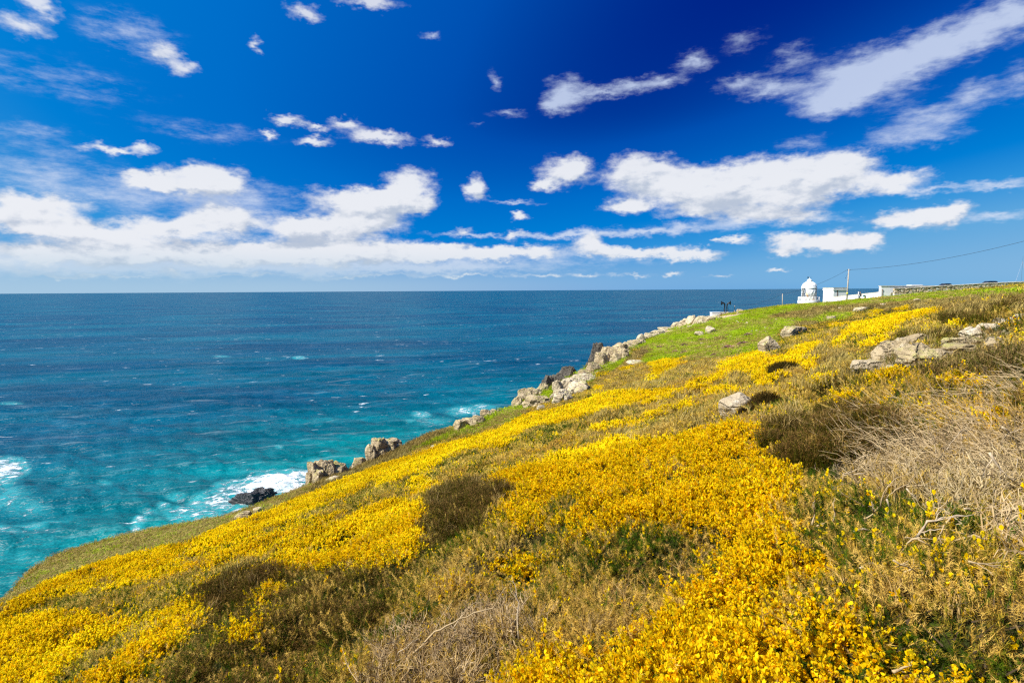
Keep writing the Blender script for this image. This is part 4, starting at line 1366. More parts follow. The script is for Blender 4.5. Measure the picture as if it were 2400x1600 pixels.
def rock(label, spec, mat, name='boulder', group=None, cat='rock', seed=1, sub=4, rough=.10, strata=.05, sink=.35, rz=None, tip=0.0):
    """spec: photo pixels u0, u1, v_top, v_base -> a boulder of that size where the base pixel meets the land"""
    u0, u1, vt, vb = spec[:4]
    p = hit((u0 + u1) / 2, vb) if len(spec) < 5 else at((u0 + u1) / 2, vb, spec[4])
    y = p[1]
    tx = abs((u0 + u1) / 2 - 1200) / FPX
    w = (u1 - u0) / FPX * y / math.sqrt(1 + tx * tx) * 1.08
    h = (vb - vt) / FPX * y
    hh = h / (1 - sink) * 1.05
    dp = w * random.Random(seed).uniform(.65, .95) if len(spec) < 6 else spec[5]
    me = rock_mesh(name, seed, (w * 1.1, dp * 1.1, hh * 1.25), sub, rough, strata=strata)
    o = link(name, me, mat)
    o.location = (p[0], p[1] + dp * .15, p[2] + h - hh * .5)
    o.rotation_euler = (0, tip, random.Random(seed).uniform(-.4, .4) if rz is None else rz)
    tag(o, label, cat, group)
    return o


def outcrop(label, box, pieces, mat, seed, cat='rock outcrop'):
    """several boulders grown together: one thing, each block a part"""
    o = empty('rock_outcrop', (0, 0, 0))
    first = None
    rj = random.Random(seed)
    extra = []
    for (a_, b_, c_, d_) in pieces:
        for q in range(2):
            w_, h_ = (b_ - a_) * rj.uniform(.35, .6), (d_ - c_) * rj.uniform(.4, .7)
            cu_, vb_ = rj.uniform(a_, b_), d_ - (d_ - c_) * rj.uniform(-.15, .35)
            extra.append((cu_ - w_ / 2, cu_ + w_ / 2, vb_ - h_, vb_))
    for k, sp in enumerate(list(pieces) + extra):
        cu, hu, hv_ = (sp[0] + sp[1]) / 2, (sp[1] - sp[0]) * .62, (sp[3] - sp[2])
        b = rock('', (cu - hu, cu + hu, sp[2] - hv_ * .04, sp[3] + hv_ * .1), mat, name='rock_block', seed=seed + k * 7, sub=4, rough=.17, strata=.09)
        if 'label' in b: del b['label']
        if 'category' in b: del b['category']
        if first is None:
            first = b.location.copy(); o.location = first
        b.parent = o
        b.location = b.location - first
    tag(o, label, cat)
    return o


CR = lambda x0, y0, s: (lambda a, b, c, d: (x0 + a / s, x0 + b / s, y0 + c / s, y0 + d / s))
k6, k1, k2, k11 = CR(600, 900, 3.92), CR(1400, 680, 3.92), CR(1900, 680, 4.704), CR(1200, 700, 4.704)

outcrop('craggy tan rock outcrop with a shadowed cleft jutting over the breaking wave', None,
        [k6(470, 600, 690, 870), k6(540, 730, 640, 830), k6(660, 830, 680, 800), k6(520, 620, 790, 900), k6(480, 560, 760, 885)], ROCK, 11)
outcrop('layered pale outcrop with a grassy top beside the brown heath', None,
        [k6(1015, 1110, 540, 680), k6(1060, 1200, 470, 640), k6(1160, 1320, 450, 560), k6(1080, 1210, 560, 660)], ROCK, 31)
rock('low pale ledge between the two craggy outcrops', k6(880, 1010, 660, 740), ROCK, seed=41)
rock('small flat pale stone at the foot of the craggy outcrop', k6(640, 770, 845, 890), PALE, seed=42)
rock('small rounded stone on the brown slope above the wave', k6(860, 920, 740, 770), PALE, seed=43)
rock('pale stone at the edge of the yellow gorse on the lower shoulder', CR(500, 1150, 2.94)(145, 280, 145, 195), ROCK, seed=44)
rock('smaller pale stone beside the shoulder stone at the gorse edge', CR(500, 1150, 2.94)(265, 345, 118, 150), ROCK, seed=45)
rock('tiny pale stone alone on the green strip above the heath', k6(1600, 1660, 560, 595), PALE, seed=46)
outcrop('chain of pale rocks at the cliff edge above the churning water', None,
        [k6(1820, 1920, 320, 410), k6(1900, 2010, 310, 385), k6(1990, 2090, 280, 360), k6(2060, 2170, 230, 300), k6(2150, 2230, 230, 275)], ROCK, 51)
outcrop('broken pale rock rib climbing the cliff edge beside the green strip', None,
        [k11(0, 110, 1070, 1180), k11(70, 200, 980, 1100), k11(130, 280, 960, 1060), k11(230, 330, 1000, 1060), k11(170, 400, 1060, 1170), k11(300, 390, 930, 1010)], ROCK, 61)
rock('single pale block on the grass beside the gorse', k11(280, 370, 1165, 1225), PALE, seed=66)
outcrop('long sloping slab of light rock beside the yellow gorse', None,
        [k11(470, 560, 900, 1050), k11(540, 720, 870, 1010), k11(450, 640, 1000, 1130), k11(640, 840, 900, 1020), k11(700, 900, 830, 900)], PALE, 71)
rock('narrow bare slab among the gorse below the long slab', k11(780, 880, 950, 1000), PALE, seed=79)
outcrop('jumbled tan rocks on the cliff edge behind the dark crags', None,
        [k11(740, 860, 780, 850), k11(840, 960, 700, 790), k11(910, 1050, 590, 720), k11(1000, 1130, 530, 640), k11(1020, 1140, 480, 570), k11(1110, 1250, 440, 530), k11(1170, 1300, 410, 470)], ROCK, 81)
outcrop('pale boulders with mossy gaps above the jumbled rocks', None,
        [k11(1160, 1280, 540, 640), k11(1120, 1200, 600, 680), k11(1260, 1440, 430, 490), k11(1330, 1420, 460, 510), k11(1200, 1360, 420, 480)], ROCK, 91)
rock('flat white rock sheet between grass and gorse', k11(1290, 1500, 675, 710), PALE, seed=98)
outcrop('pale rock spur at the start of the sandy path', None,
        [k11(1380, 1470, 340, 420), k11(1440, 1560, 350, 410), k11(1530, 1680, 310, 350), k11(1640, 1790, 290, 320)], PALE, 101)
outcrop('row of light coloured boulders below the foghorn', None,
        [k11(1770, 1880, 250, 295), k11(1850, 1960, 215, 285), k11(1940, 2060, 185, 270), k11(2040, 2160, 190, 250), k11(2140, 2230, 190, 235), k11(2220, 2300, 180, 215)], PALE, 111)
# dark crags standing out of the cliff face
for k, (u0, u1, vt, vb, y, lab) in enumerate([
        (1264, 1300, 878, 960, 84, 'low dark crag rising against the sea below the pale rib'),
        (1292, 1360, 853, 960, 86, 'jagged dark crag with knobbly top against the sea'),
        (1383, 1424, 800, 900, 97, 'blocky dark rock stack standing out against the sea'),
        (1366, 1396, 838, 920, 95, 'dark shoulder of rock leaning on the blocky stack')]):
    rock(lab, (u0, u1, vt, vb, y, (u1 - u0) / FPX * y * .9), CRAG, name='crag', seed=130 + k, sub=5, rough=.20, strata=.08, sink=.1, cat='crag')
# the wave-washed reef at the foot of the cliff
_q = at(600, 1172, 60 / -pix_dir(600, 1172)[2])
for k, (u0, u1, vt, vb) in enumerate([(548, 650, 1150, 1190), (580, 640, 1146, 1165)]):
    yy = 60 / -pix_dir((u0 + u1) / 2, vb - 6)[2]
    rock('black wave washed reef below the breaking wave' if k == 0 else 'black ridge on top of the wave washed reef', (u0, u1, vt, vb, yy, (u1 - u0) / FPX * yy * .5), WET, name='reef', seed=146 + k, sub=5, rough=.40, strata=.10, sink=.45, cat='rock', rz=.3, tip=-.12)
# right hand outcrop
outcrop('lichened grey outcrop of rounded blocks split by a dark gap', None,
        [k2(770, 1090, 560, 740), k2(960, 1230, 520, 660), k2(1080, 1370, 475, 570), k2(1040, 1420, 590, 790), k2(1200, 1500, 640, 790)], ROCK, 151)
rock('long pale tongue of rock at the foot of the lichened outcrop', k2(480, 860, 760, 905), PALE, seed=161, tip=.05)
rock('flat pale block under the lichened outcrop', k2(830, 960, 820, 890), PALE, seed=162)
rock('flat pale stone wedged beside the gorse next to the outcrop', k2(690, 770, 680, 710), PALE, seed=163)
rock('smooth pale hump of rock in the brown heath above the outcrop', k2(1465, 1680, 420, 500), PALE, seed=164)
outcrop('cracked pale ledge running up through the brown heath', None,
        [k2(1680, 1850, 400, 500), k2(1740, 1930, 420, 510), k2(1880, 2080, 365, 440), k2(2040, 2240, 310, 360), k2(2230, 2420, 265, 330)], PALE, 165)
outcrop('low dark streaked ledge beneath the cracked pale one', None,
        [k2(1470, 1720, 520, 610), k2(1650, 1920, 500, 590), k2(1530, 1860, 590, 660)], ROCK, 175)
rock('half buried grey ledge with lichen in the brown heath', k2(1930, 2240, 510, 590), ROCK, seed=181)
# stones on the far slope
rock('round white rock at the end of the dark heather mound', (1692, 1768, 925, 968), PALE, seed=191, tip=-.3)
rock('large pale boulder beside the yellow gorse on the green slope', k1(1475, 1670, 420, 585), ROCK, seed=192, tip=-.25)
rock('broad lichened boulder half sunk at the top of the gorse', k1(1685, 1930, 325, 420), ROCK, seed=193)
rock('small stone poking out beside the large pale boulder', k1(1605, 1670, 505, 535), PALE, seed=194)
rock('pale boulder alone in the middle of the green slope', k1(985, 1100, 325, 390), PALE, seed=195)
rock('low flat stones beside the lone boulder on the green slope', k1(905, 1000, 375, 410), PALE, seed=196)
rock('grey stone with lichen above the gorse near the track', k2(170, 285, 280, 330), ROCK, seed=197)
rock('white bare rock sheet in the heath below the long white wall', k2(480, 660, 182, 220), PALE, seed=198)
rock('white chip of rock in the heath below the drystone wall', k2(775, 840, 145, 168), PALE, seed=199)
rock('dark topped stone in the heath below the drystone wall', k2(1135, 1210, 88, 122), ROCK, seed=200)
rock('grey stone on the grass below the small white building', k2(300, 365, 185, 212), ROCK, seed=201)
rock('round pebble like stone at the top edge of the yellow mat', k1(745, 792, 1165, 1200), PALE, seed=202)
rock('weathered stone beside the foghorn plinth', CR(1640, 640, 7.84)(490, 560, 678, 722), PALE, seed=203)
rock('pair of fused stones on the grass by the small post', CR(1640, 640, 7.84)(690, 810, 648, 695), PALE, seed=204)
rock('half sunk stone in the turf below the small post', CR(1640, 640, 7.84)(680, 745, 712, 742), PALE, seed=205)
# many small alike stones in the turf
_rg = random.Random(9)
for k in range(34):
    u, v = _rg.uniform(1530, 1860), _rg.uniform(745, 815)
    p = hit(u, v)
    cl, _ = cover(np.array([p[0]]), np.array([p[1]]), np.array([p[2]]), False)
    if cl[0] != GRASS: continue
    s = _rg.uniform(.18, .5)
    me = rock_mesh('turf_stone', 300 + k, (s * 1.6, s * 1.2, s), 3)
    o = link('turf_stone', me, PALE)
    o.location = (p[0], p[1], p[2] + s * .12); o.rotation_euler = (0, 0, _rg.uniform(0, 6))
    tag(o, 'small pale stone in the short green turf of the headland', 'stone', 'small stones in the green turf')
for k in range(26):
    u = _rg.uniform(1450, 1730); v = 792 - (u - 1450) * .21 + _rg.uniform(-5, 10)
    p = hit(u, v); s = _rg.uniform(.25, .7)
    me = rock_mesh('path_stone', 360 + k, (s * 1.6, s * 1.2, s), 3)
    o = link('path_stone', me, PALE)
    o.location = (p[0], p[1], p[2] + s * .12); o.rotation_euler = (0, 0, _rg.uniform(0, 6))
    tag(o, 'loose light stone along the bare sandy path on the cliff edge', 'stone', 'loose stones by the sandy path')


# pink thrift cushions in the turf
def cushion(p, s, seed):
    rg = random.Random(seed)
    B = MB()
    for k in range(260):
        a, q = rg.random() * 6.283, math.sqrt(rg.random())
        x, y = math.cos(a) * q * s, math.sin(a) * q * s
        z = s * .55 * math.sqrt(max(0, 1 - q * q))
        c = mixc((.52, .25, .30), (.72, .45, .46), rg.random()) if rg.random() < .6 else (.22, .24, .06)
        d = Vector((x, y, z + s * .2)).normalized(); sd_ = d.cross(rvec(rg)).normalized()
        P = Vector((x, y, z)); w = s * .12
        B.add([P - sd_ * w, P + sd_ * w, P + d * w * 1.6], [(0, 1, 2)], c)
    o = B.build('thrift_cushion', PLANT, colors=True)
    o.location = p
    tag(o, 'rounded pink thrift cushion flowering in the short green turf', 'flower', 'pink thrift in the turf')


for k, (x, y) in enumerate([(697, 520), (722, 572), (1212, 545), (1500, 400), (805, 510), (960, 465), (1080, 605), (570, 530), (1350, 510), (1295, 460), (805, 580), (1390, 420)]):
    cushion(tuple(hit(1400 + x / 3.92, 680 + y / 3.92)), .35 + .12 * (k % 3), 900 + k)


# dark rounded heather bushes that stand clear of the mat
def mound(label, u0, u1, vt, vb, seed, c0=(.045, .038, .008), c1=(.15, .105, .03)):
    p = hit((u0 + u1) / 2, vb)
    w = (u1 - u0) / FPX * p[1] / 2; h = (vb - vt) / FPX * p[1] * .95
    rg = random.Random(seed)
    root = empty('heather_bush', (p[0], p[1] + w * .4, p[2] - .05))
    core = MB()
    core.lathe([(w * math.cos(t) * .93, h * math.sin(t) * .9) for t in np.linspace(0, 1.5, 7)], 20, col=(.03, .024, .008))
    core.build('branches', PLANT, root, colors=True, sm=True)
    B = MB()
    n = int(min(9000, 2600 * w * w + 2500))
    for k in range(n):
        a, e = rg.random() * 6.283, math.asin(rg.random())
        lump = 1 + .13 * math.sin(a * 3 + seed) + .08 * math.sin(a * 7 + e * 5)
        d = Vector((math.cos(a) * math.cos(e), math.sin(a) * math.cos(e), math.sin(e)))
        P = Vector((d.x * w * lump, d.y * w * .8 * lump, d.z * h * (1 + .1 * math.sin(a * 5)))) * rg.uniform(.86, 1.0)
        dd = (d + rvec(rg) * .7 + Vector((.25, 0, .5))).normalized()
        spine(B, P, dd, .05 + .02 * w, .006 + .006 * w, mixc(c0, c1, rg.random() ** 1.5))
    B.build('foliage', PLANT, root, colors=True)
    tag(root, label, 'bush')


mound('oval dark green heather bush inside the yellow gorse band', 1806, 1895, 845, 872, 1)
mound('dark brown heather hump leaning against the round white rock', 1758, 1850, 914, 962, 2, c1=(.15, .085, .03))
mound('little dark round bush at the foot of the white rock', 1728, 1758, 952, 976, 3, c1=(.14, .085, .05))


# ------------------------------------------------------------------ dead gorse branches
def wood_material():
    m, N, out = new_mat('dead_wood')
    pos = N.n('ShaderNodeTexCoord').outputs['Object']
    rnd = N.n('ShaderNodeObjectInfo').outputs['Random']
    n = N.noise(pos, 9, 6, .65)
    c = N.mix(n, (.30, .20, .09, 1), (.48, .36, .20, 1))
    c = N.mix(N.ramp(rnd, .3, .9), c, (.44, .34, .22, 1))
    b = bsdf(N, out, **{'Base Color': c, 'Roughness': .85, 'Specular IOR Level': .2})
    bp = N.n('ShaderNodeBump', ins={'Strength': .6, 'Distance': .004, 'Height': N.noise(N.vmath('MULTIPLY', pos, (1, 1, .3)), 90, 4, .6)})
    N.t.links.new(bp.outputs[0], b.inputs['Normal'])
    return m


WOOD = wood_material()


def branch_shape(B, pts, r, rg, fork=2, depth=0):
    """a crooked tapering branch through given points, with forks"""
    P = [Vector(pts[0])]
    for a, b in zip(pts[:-1], pts[1:]):
        a, b = Vector(a), Vector(b)
        L = (b - a).length
        for t in (.33, .66, 1.0):
            P.append(a.lerp(b, t) + rvec(rg) * L * (.05 if t < 1 else .0))
    n = len(P)
    R = [r * (1 - .75 * i / (n - 1)) for i in range(n)]
    B.tube(P, R, 5 if depth == 0 else 4)
    for k in range(fork):
        i = rg.randrange(1, n - 1)
        t = (P[min(i + 1, n - 1)] - P[i - 1]).normalized()
        L = (Vector(pts[-1]) - Vector(pts[0])).length * rg.uniform(.22, .5)
        d = (t + rvec(rg, .25) * .9).normalized()
        e1 = P[i] + d * L * .5; e2 = e1 + (d + rvec(rg, .3) * .5).normalized() * L * .5
        if depth < 2:
            branch_shape(B, [P[i], e1, e2], R[i] * .62, rg, 2 if depth == 0 else 1, depth + 1)


def pix_branch(poly, lift, r, seed, label=None, parent=None, org=None, group=None, fork=3):
    """branch through photo pixels; it lies `lift` metres above the slope under its lowest pixel"""
    rg = random.Random(seed)
    low = max(poly, key=lambda q: q[1])
    base = hit(*low)
    y0 = base[1]
    pts = []
    for (u, v) in poly:
        y = min(hit(u, v)[1], y0) * (.955 + rg.uniform(-.012, .012)) - lift * .25
        pts.append(at(u, v, y))
    B = MB()
    o0 = Vector(pts[0]) if org is None else org
    branch_shape(B, [Vector(p) - o0 for p in pts], r, rg, fork)
    o = B.build('branch' if parent else 'dead_branch', WOOD, parent, sm=True)
    if parent is None:
        o.location = o0
        tag(o, label, 'branch', group)
    return o


def kk(x0, y0, s): return lambda *p: [(x0 + a / s, y0 + b / s) for a, b in p]


q8, q4, q9 = kk(900, 1200, 2.94), kk(1900, 950, 3.92), kk(1700, 1200, 3.36)
# branches that lie one by one on the near scrub
pix_branch(q8((930, 870), (930, 620), (890, 540), (870, 490)), .1, .006, 1, 'forked bleached branch standing up from the tangle of dry gorse')
pix_branch(q8((950, 600), (1000, 560), (1000, 495)), .1, .005, 2, 'short hooked dead branch beside the forked bleached one')
pix_branch(q8((200, 970), (350, 820), (480, 760), (620, 690), (750, 660), (840, 510)), .1, .0065, 3, 'long arching dead branch rising from the twig tangle')
pix_branch(q8((0, 920), (60, 890), (150, 890)), .06, .007, 4, 'stubby bleached stick lying on the dark scrub')
pix_branch(q8((540, 905), (490, 850), (480, 790), (540, 700), (570, 660)), .08, .005, 5, 'crooked grey twig below the long arching branch')
pix_branch(q8((1065, 840), (990, 750), (950, 640)), .08, .005, 6, 'thin pale twig sloping away from the forked branch')
pix_branch(q8((60, 1060), (100, 960), (240, 870)), .08, .004, 7, 'thin bent twig over the dark scrub near the stubby stick')
pix_branch(q9((680, 100), (700, 20), (690, -60), (705, -95)), .1, .006, 8, 'upright bleached stick at the edge of the yellow mat', fork=2)
pix_branch(q9((850, 70), (865, 0), (850, -50), (860, -115)), .1, .006, 9, 'second upright bleached stick next to the first at the gorse edge', fork=2)
pix_branch(q9((720, 110), (790, 80)), .05, .005, 10, 'short pale stick lying between the upright sticks and the flowers', fork=0)
pix_branch(q9((1010, 150), (1080, 130), (1160, 150), (1220, 180)), .06, .008, 11, 'thick tan branch lying among the olive gorse', fork=1)
pix_branch(q9((1320, 1255), (1400, 1220), (1470, 1200)), .05, .006, 12, 'broken brown stick in the dark hollow between the flowers', fork=3)
pix_branch(q9((1060, 440), (1120, 400), (1250, 380)), .06, .005, 13, 'forked grey twig lying on the olive gorse', fork=3)


def dead_bush():
    """the dead gorse: bare branches sweeping out to the left over the slope"""
    b = hit(2380, 1180)
    root = empty('dead_gorse_bush', tuple(b))
    tag(root, 'large dead gorse bush with bare tangled bleached branches', 'bush')
    org = Vector(b)
    lines = [
        q4((1960, 1320), (1500, 1190), (1300, 1245), (1000, 1215)), q4((1000, 1215), (930, 1230), (840, 1340)), q4((980, 1210), (1070, 1060), (1290, 1020), (1500, 1000)),
        q4((990, 1230), (1200, 1350), (1450, 1450)), q4((860, 1530), (1050, 1440), (1300, 1330)), q4((1960, 900), (1700, 1010), (1580, 1040)), q4((1960, 1000), (1750, 1090), (1600, 1150)),
        q4((640, 940), (710, 740), (800, 660), (950, 600)), q4((700, 850), (780, 770), (900, 720), (960, 620), (950, 500)), q4((880, 745), (1150, 740), (1260, 715), (1560, 720)),
        q4((1190, 870), (1180, 720), (1150, 600)), q4((1200, 850), (1400, 830), (1530, 780), (1600, 700)), q4((340, 620), (300, 630), (235, 565), (270, 530)), q4((300, 620), (285, 730), (340, 820)),
        q4((340, 620), (470, 570), (600, 480)), q4((310, 640), (460, 620), (580, 655)), q4((440, 520), (410, 420)), q4((390, 540), (450, 480), (600, 440), (665, 310)), q4((560, 560), (620, 430)),
        q4((1500, 480), (1700, 600), (1960, 690)), q4((1540, 630), (1700, 660), (1960, 690)), q4((1360, 660), (1500, 620), (1700, 640)), q4((1640, 430), (1750, 590), (1960, 760)), q4((1760, 200), (1860, 290), (1960, 400)),
        q4((1150, 500), (1140, 320), (1060, 180)), q4((1210, 520), (1220, 430), (1320, 310), (1360, 250), (1500, 200)), q4((1500, 190), (1460, 110), (1390, 10)), q4((1700, 180), (1640, 40)), q4((1400, 480), (1380, 330), (1390, 250)),
        q4((950, 440), (980, 380), (940, 300)), q4((1240, 720), (1270, 590)), q4((1680, 940), (1700, 780), (1830, 700)), q4((1410, 940), (1680, 930), (1900, 860)), q4((1410, 945), (1530, 980), (1650, 960)),
        q4((1150, 1000), (1270, 850)), q4((1290, 1020), (1130, 1300)), q4((490, 1040), (580, 990), (620, 930)), q4((580, 990), (560, 880)), q4((700, 860), (720, 1000)), q4((1680, 1250), (1720, 1080), (1700, 1010)),
        q4((1100, 600), (1300, 560), (1500, 470)), q4((1000, 640), (1250, 600), (1450, 560), (1700, 520)), q4((1150, 660), (1450, 690), (1600, 690), (1860, 620)), q4((880, 760), (990, 880)), q4((1030, 900), (1080, 940)),
        q4((1900, 480), (1880, 600), (1800, 700)), q4((1820, 380), (1760, 520), (1640, 640)), q4((1560, 430), (1600, 520), (1660, 640)), q4((1450, 1430), (1650, 1470), (1900, 1480)), q4((760, 1420), (980, 1530)),
    ]
    rr = random.Random(3)
    for k, ln in enumerate(lines):
        th = .0070 if k in (0, 1, 2, 5, 6, 22, 23) else rr.uniform(.0028, .0048)
        pix_branch(ln, .28, th, 400 + k, parent=root, org=org, fork=3)
    # the fine brush that fills the bush
    B = MB()
    rg = random.Random(12)
    for k in range(1700):
        u = 1960 + 480 * rg.random() ** .7; t = (u - 1960) / 440
        v = rg.uniform(1090 - 110 * t - 60, 1110 + 130 * t)
        p = hit_fast(u, v)
        if p is None: continue
        P = Vector(p) + Vector((0, 0, rg.uniform(.05, .30))) - org
        d = (Vector((-.9, .1, .25)) + rvec(rg) * .75).normalized()
        L = rg.uniform(.08, .28)
        m = P + d * L * .5 + rvec(rg) * .02
        B.tube([P, m, m + (d + rvec(rg) * .4).normalized() * L * .5], [.0022, .0016, .0007], 3, cap=False)
    fb = B.build('brushwood', WOOD, root)
    fb['kind'] = 'stuff'


def hit_fast(u, v):
    d = pix_dir(u, v)
    ys = np.geomspace(1.2, 20, 60)
    zz = 60 + _PLANE(d[0] * ys, ys)
    k = np.nonzero(60 + d[2] * ys <= zz)[0]
    if not len(k): return None
    y = ys[k[0]]
    return np.array([d[0] * y, y, 60 + _PLANE(d[0] * y, y)])


_PLANE = lambda x, y: -1.45 + .33 * x - .2 * y
dead_bush()


# ------------------------------------------------------------------ lighthouse station
WHITE = paint('whitewash', (.80, .79, .76), .65, var=.05, scale=1.2, bump=.01, stain=((.60, .50, .36), 1.6, .60, .5), bscale=9)
WHITE2 = paint('white_gloss', (.82, .82, .81), .45, var=.03, scale=2.0)
RUSTY = paint('rust_stained_white', (.80, .76, .68), .6, var=.06, scale=1.5, stain=((.62, .30, .08), 1.3, .50, .95))
COPING = paint('cement_coping', (.56, .50, .40), .9, var=.15, scale=2.5, bump=.01)
BLACK = paint('black_iron', (.012, .013, .016), .45, var=.3, scale=2, spec=.5)
GREYWOOD = paint('weathered_pole', (.36, .31, .25), .85, var=.2, scale=3, bump=.01)
DARKMETAL = paint('dark_metal', (.10, .10, .11), .5, metal=.6, var=.2)
YELLOWBAND = paint('yellow_band', (.85, .72, .05), .6)
RUSTIRON = paint('rusty_iron', (.16, .09, .055), .8, var=.4, scale=6)


def glass_material():
    m, N, out = new_mat('lantern_glass')
    g = N.n('ShaderNodeBsdfGlossy', ins={'Color': (.8, .9, 1, 1), 'Roughness': .05})
    t = N.n('ShaderNodeBsdfTransparent', ins={'Color': (.80, .88, .92, 1)})
    f = N.n('ShaderNodeFresnel', ins={'IOR': 1.45})
    mx = N.n('ShaderNodeMixShader', ins={0: f.outputs[0], 1: t.outputs[0], 2: g.outputs[0]})
    N.t.links.new(mx.outputs[0], out.inputs[0])
    return m


GLASS = glass_material()


def lighthouse():
    y = 160.0
    c = at(1895.5, 700, y)
    zz = lambda v: at(1895.5, v, y)[2]
    m = y / FPX / 1.12                     # metres per photo pixel across, at that angle of view
    g0 = ground(c[0], c[1]) - .3
    root = empty('lighthouse', (c[0], c[1], g0))
    tag(root, 'white round lighthouse with domed lantern and railed gallery', 'lighthouse')
    Z = lambda v: zz(v) - g0
    rt, rg_, rl, rd = 23.2 * m, 26.2 * m, 17.6 * m, 18.4 * m
    zg, zgt = Z(711.0), Z(703.5)           # gallery deck
    B = MB(); B.lathe([(rt * 1.16, 0), (rt * 1.12, .6), (rt * 1.06, (zg - 1.2) * .5), (rt * .985, zg - .9), (rt, zg - .55), (rt * 1.03, zg - .3)], 48)
    B.build('tower', WHITE, root, sm=True)
    B = MB(); B.lathe([(rt * 1.02, zg - .3), (rg_ * .96, zg - .05), (rg_, zg + .12), (rg_, zgt - .12), (rg_ * .985, zgt)], 48)
    B.build('gallery', WHITE, root, sm=False)
    # railing: posts, three rails, some panels boarded over
    rr = rg_ * .95; ztop = Z(695.2)
    n = 22
    for k in range(n):
        a = 2 * math.pi * k / n
        B = MB(); B.tube([(rr * math.cos(a), rr * math.sin(a), zgt), (rr * math.cos(a), rr * math.sin(a), ztop)], .055, 6)
        B.build('railing_post', WHITE2, root, sm=True)
    for h, rad in ((.97, .045), (.62, .03), (.30, .03)):
        z = zgt + (ztop - zgt) * h
        B = MB(); B.tube([(rr * math.cos(a), rr * math.sin(a), z) for a in np.linspace(0, 2 * math.pi, 45)], rad, 6, cap=False)
        B.build('rail', WHITE2, root, sm=True)
    az0 = math.atan2(-c[1], -c[0])         # towards the photographer
    for da0, da1, mat in ((-.78, -.42, WHITE2), (-.30, .30, RUSTY)):
        B = MB()
        a0, a1 = az0 + da0, az0 + da1
        prof = [(rr * .97, zgt), (rr * .97, ztop - .1)]
        B.lathe(prof, 8, a0=a0, a1=a1)
        o = B.build('gallery_panel', mat, root)
        sol = o.modifiers.new('thick', 'SOLIDIFY'); sol.thickness = .04
    # lantern: low wall, murette, glazing with diagonal bars, blank sheeting on the landward side
    zl0, zl1 = zgt, Z(675.0)
    B = MB(); B.lathe([(rl * 1.03, zl0), (rl * 1.03, zl0 + .85), (rl * 1.06, zl0 + .9), (rl * 1.06, zl0 + 1.0), (rl, zl0 + 1.0)], 48)
    B.build('lantern_wall', RUSTY, root, sm=False)
    zb = zl0 + 1.0
    # blank panel: the part turned to the right; glass towards the sea on the left
    pa0, pa1 = az0 - .45, az0 + 1.75
    B = MB(); B.lathe([(rl * .985, zb), (rl * .985, zl1)], 28, a0=pa0, a1=pa1)
    o = B.build('blank_panel', WHITE2, root, sm=True); sol = o.modifiers.new('thick', 'SOLIDIFY'); sol.thickness = .05
    B = MB(); B.lathe([(rl * .992, zb), (rl * .992, zb + (zl1 - zb) * .55)], 4, a0=az0 - .43, a1=az0 - .10)
    o = B.build('rusty_sheet', RUSTY, root, sm=True); sol = o.modifiers.new('thick', 'SOLIDIFY'); sol.thickness = .03
    ng = 10
    ga0, ga1 = pa1, pa0 + 2 * math.pi
    for k in range(ng):
        a, b = ga0 + (ga1 - ga0) * k / ng, ga0 + (ga1 - ga0) * (k + 1) / ng
        for r_ in range(2):
            z0, z1 = zb + (zl1 - zb) * r_ / 2, zb + (zl1 - zb) * (r_ + 1) / 2
            B = MB(); B.lathe([(rl * .96, z0), (rl * .96, z1)], 3, a0=a, a1=b)
            B.build('glass_pane', GLASS, root, sm=True)
    nb = 16
    for sgn in (1, -1):
        for k in range(nb):
            a = 2 * math.pi * k / nb
            P = [((rl * 1.005) * math.cos(a + sgn * t * .62), (rl * 1.005) * math.sin(a + sgn * t * .62), zb + (zl1 - zb) * t) for t in np.linspace(0, 1, 6)]
            B = MB(); B.tube(P, .035, 5)
            B.build('glazing_bar', WHITE2, root, sm=True)
    # lens inside
    B = MB(); B.lathe([(.15, zl0), (.5, zb), (.75, zb + .35), (.8, zb + .8), (.75, zb + 1.25), (.4, zb + 1.6)], 20)
    B.build('lens', paint('lens_glass', (.30, .38, .38), .1, var=.3, scale=8), root, sm=True)
    # dome
    hd = Z(659.5) - zl1
    prof = [(rd * 1.02, zl1 - .08), (rd * 1.04, zl1), (rd * 1.04, zl1 + .12), (rd * .98, zl1 + .16)]
    for t in np.linspace(.12, 1.38, 12):
        prof.append((rd * .98 * math.cos(t), zl1 + .16 + (hd - .16) * math.sin(t) / math.sin(1.38)))
    B = MB(); B.lathe(prof, 48)
    dome = B.build('dome', WHITE2, root, sm=True)
    for k in range(16):
        a = 2 * math.pi * k / 16
        P = [((r + .012) * math.cos(a), (r + .012) * math.sin(a), z + .01) for r, z in prof[3:]]
        B = MB(); B.tube(P, .022, 4)
        B.build('seam', WHITE2, dome, sm=True)
    zt = zl1 + hd
    rv = 6.0 * m
    B = MB(); B.lathe([(rv * .95, zt - .12), (rv, zt - .05), (rv * 1.0, Z(656)), (rv * .85, Z(655.6)), (rv * .5, Z(654.3)), (rv * .18, Z(653.4)), (.06, Z(652))], 24)
    B.build('ventilator', WHITE2, root, sm=False)
    B = MB(); B.tube([(0, 0, Z(653)), (0, 0, Z(649.3))], .045, 6)
    B.build('finial', WHITE2, root)
    B = MB(); zv = Z(650.2)
    B.box((-.60, -.02, zv - .14), (-.05, .02, zv + .14)); B.box((.05, -.015, zv - .03), (.55, .015, zv + .03))
    v = B.build('weather_vane', BLACK, root); v.rotation_euler = (0, 0, -.2)


lighthouse()


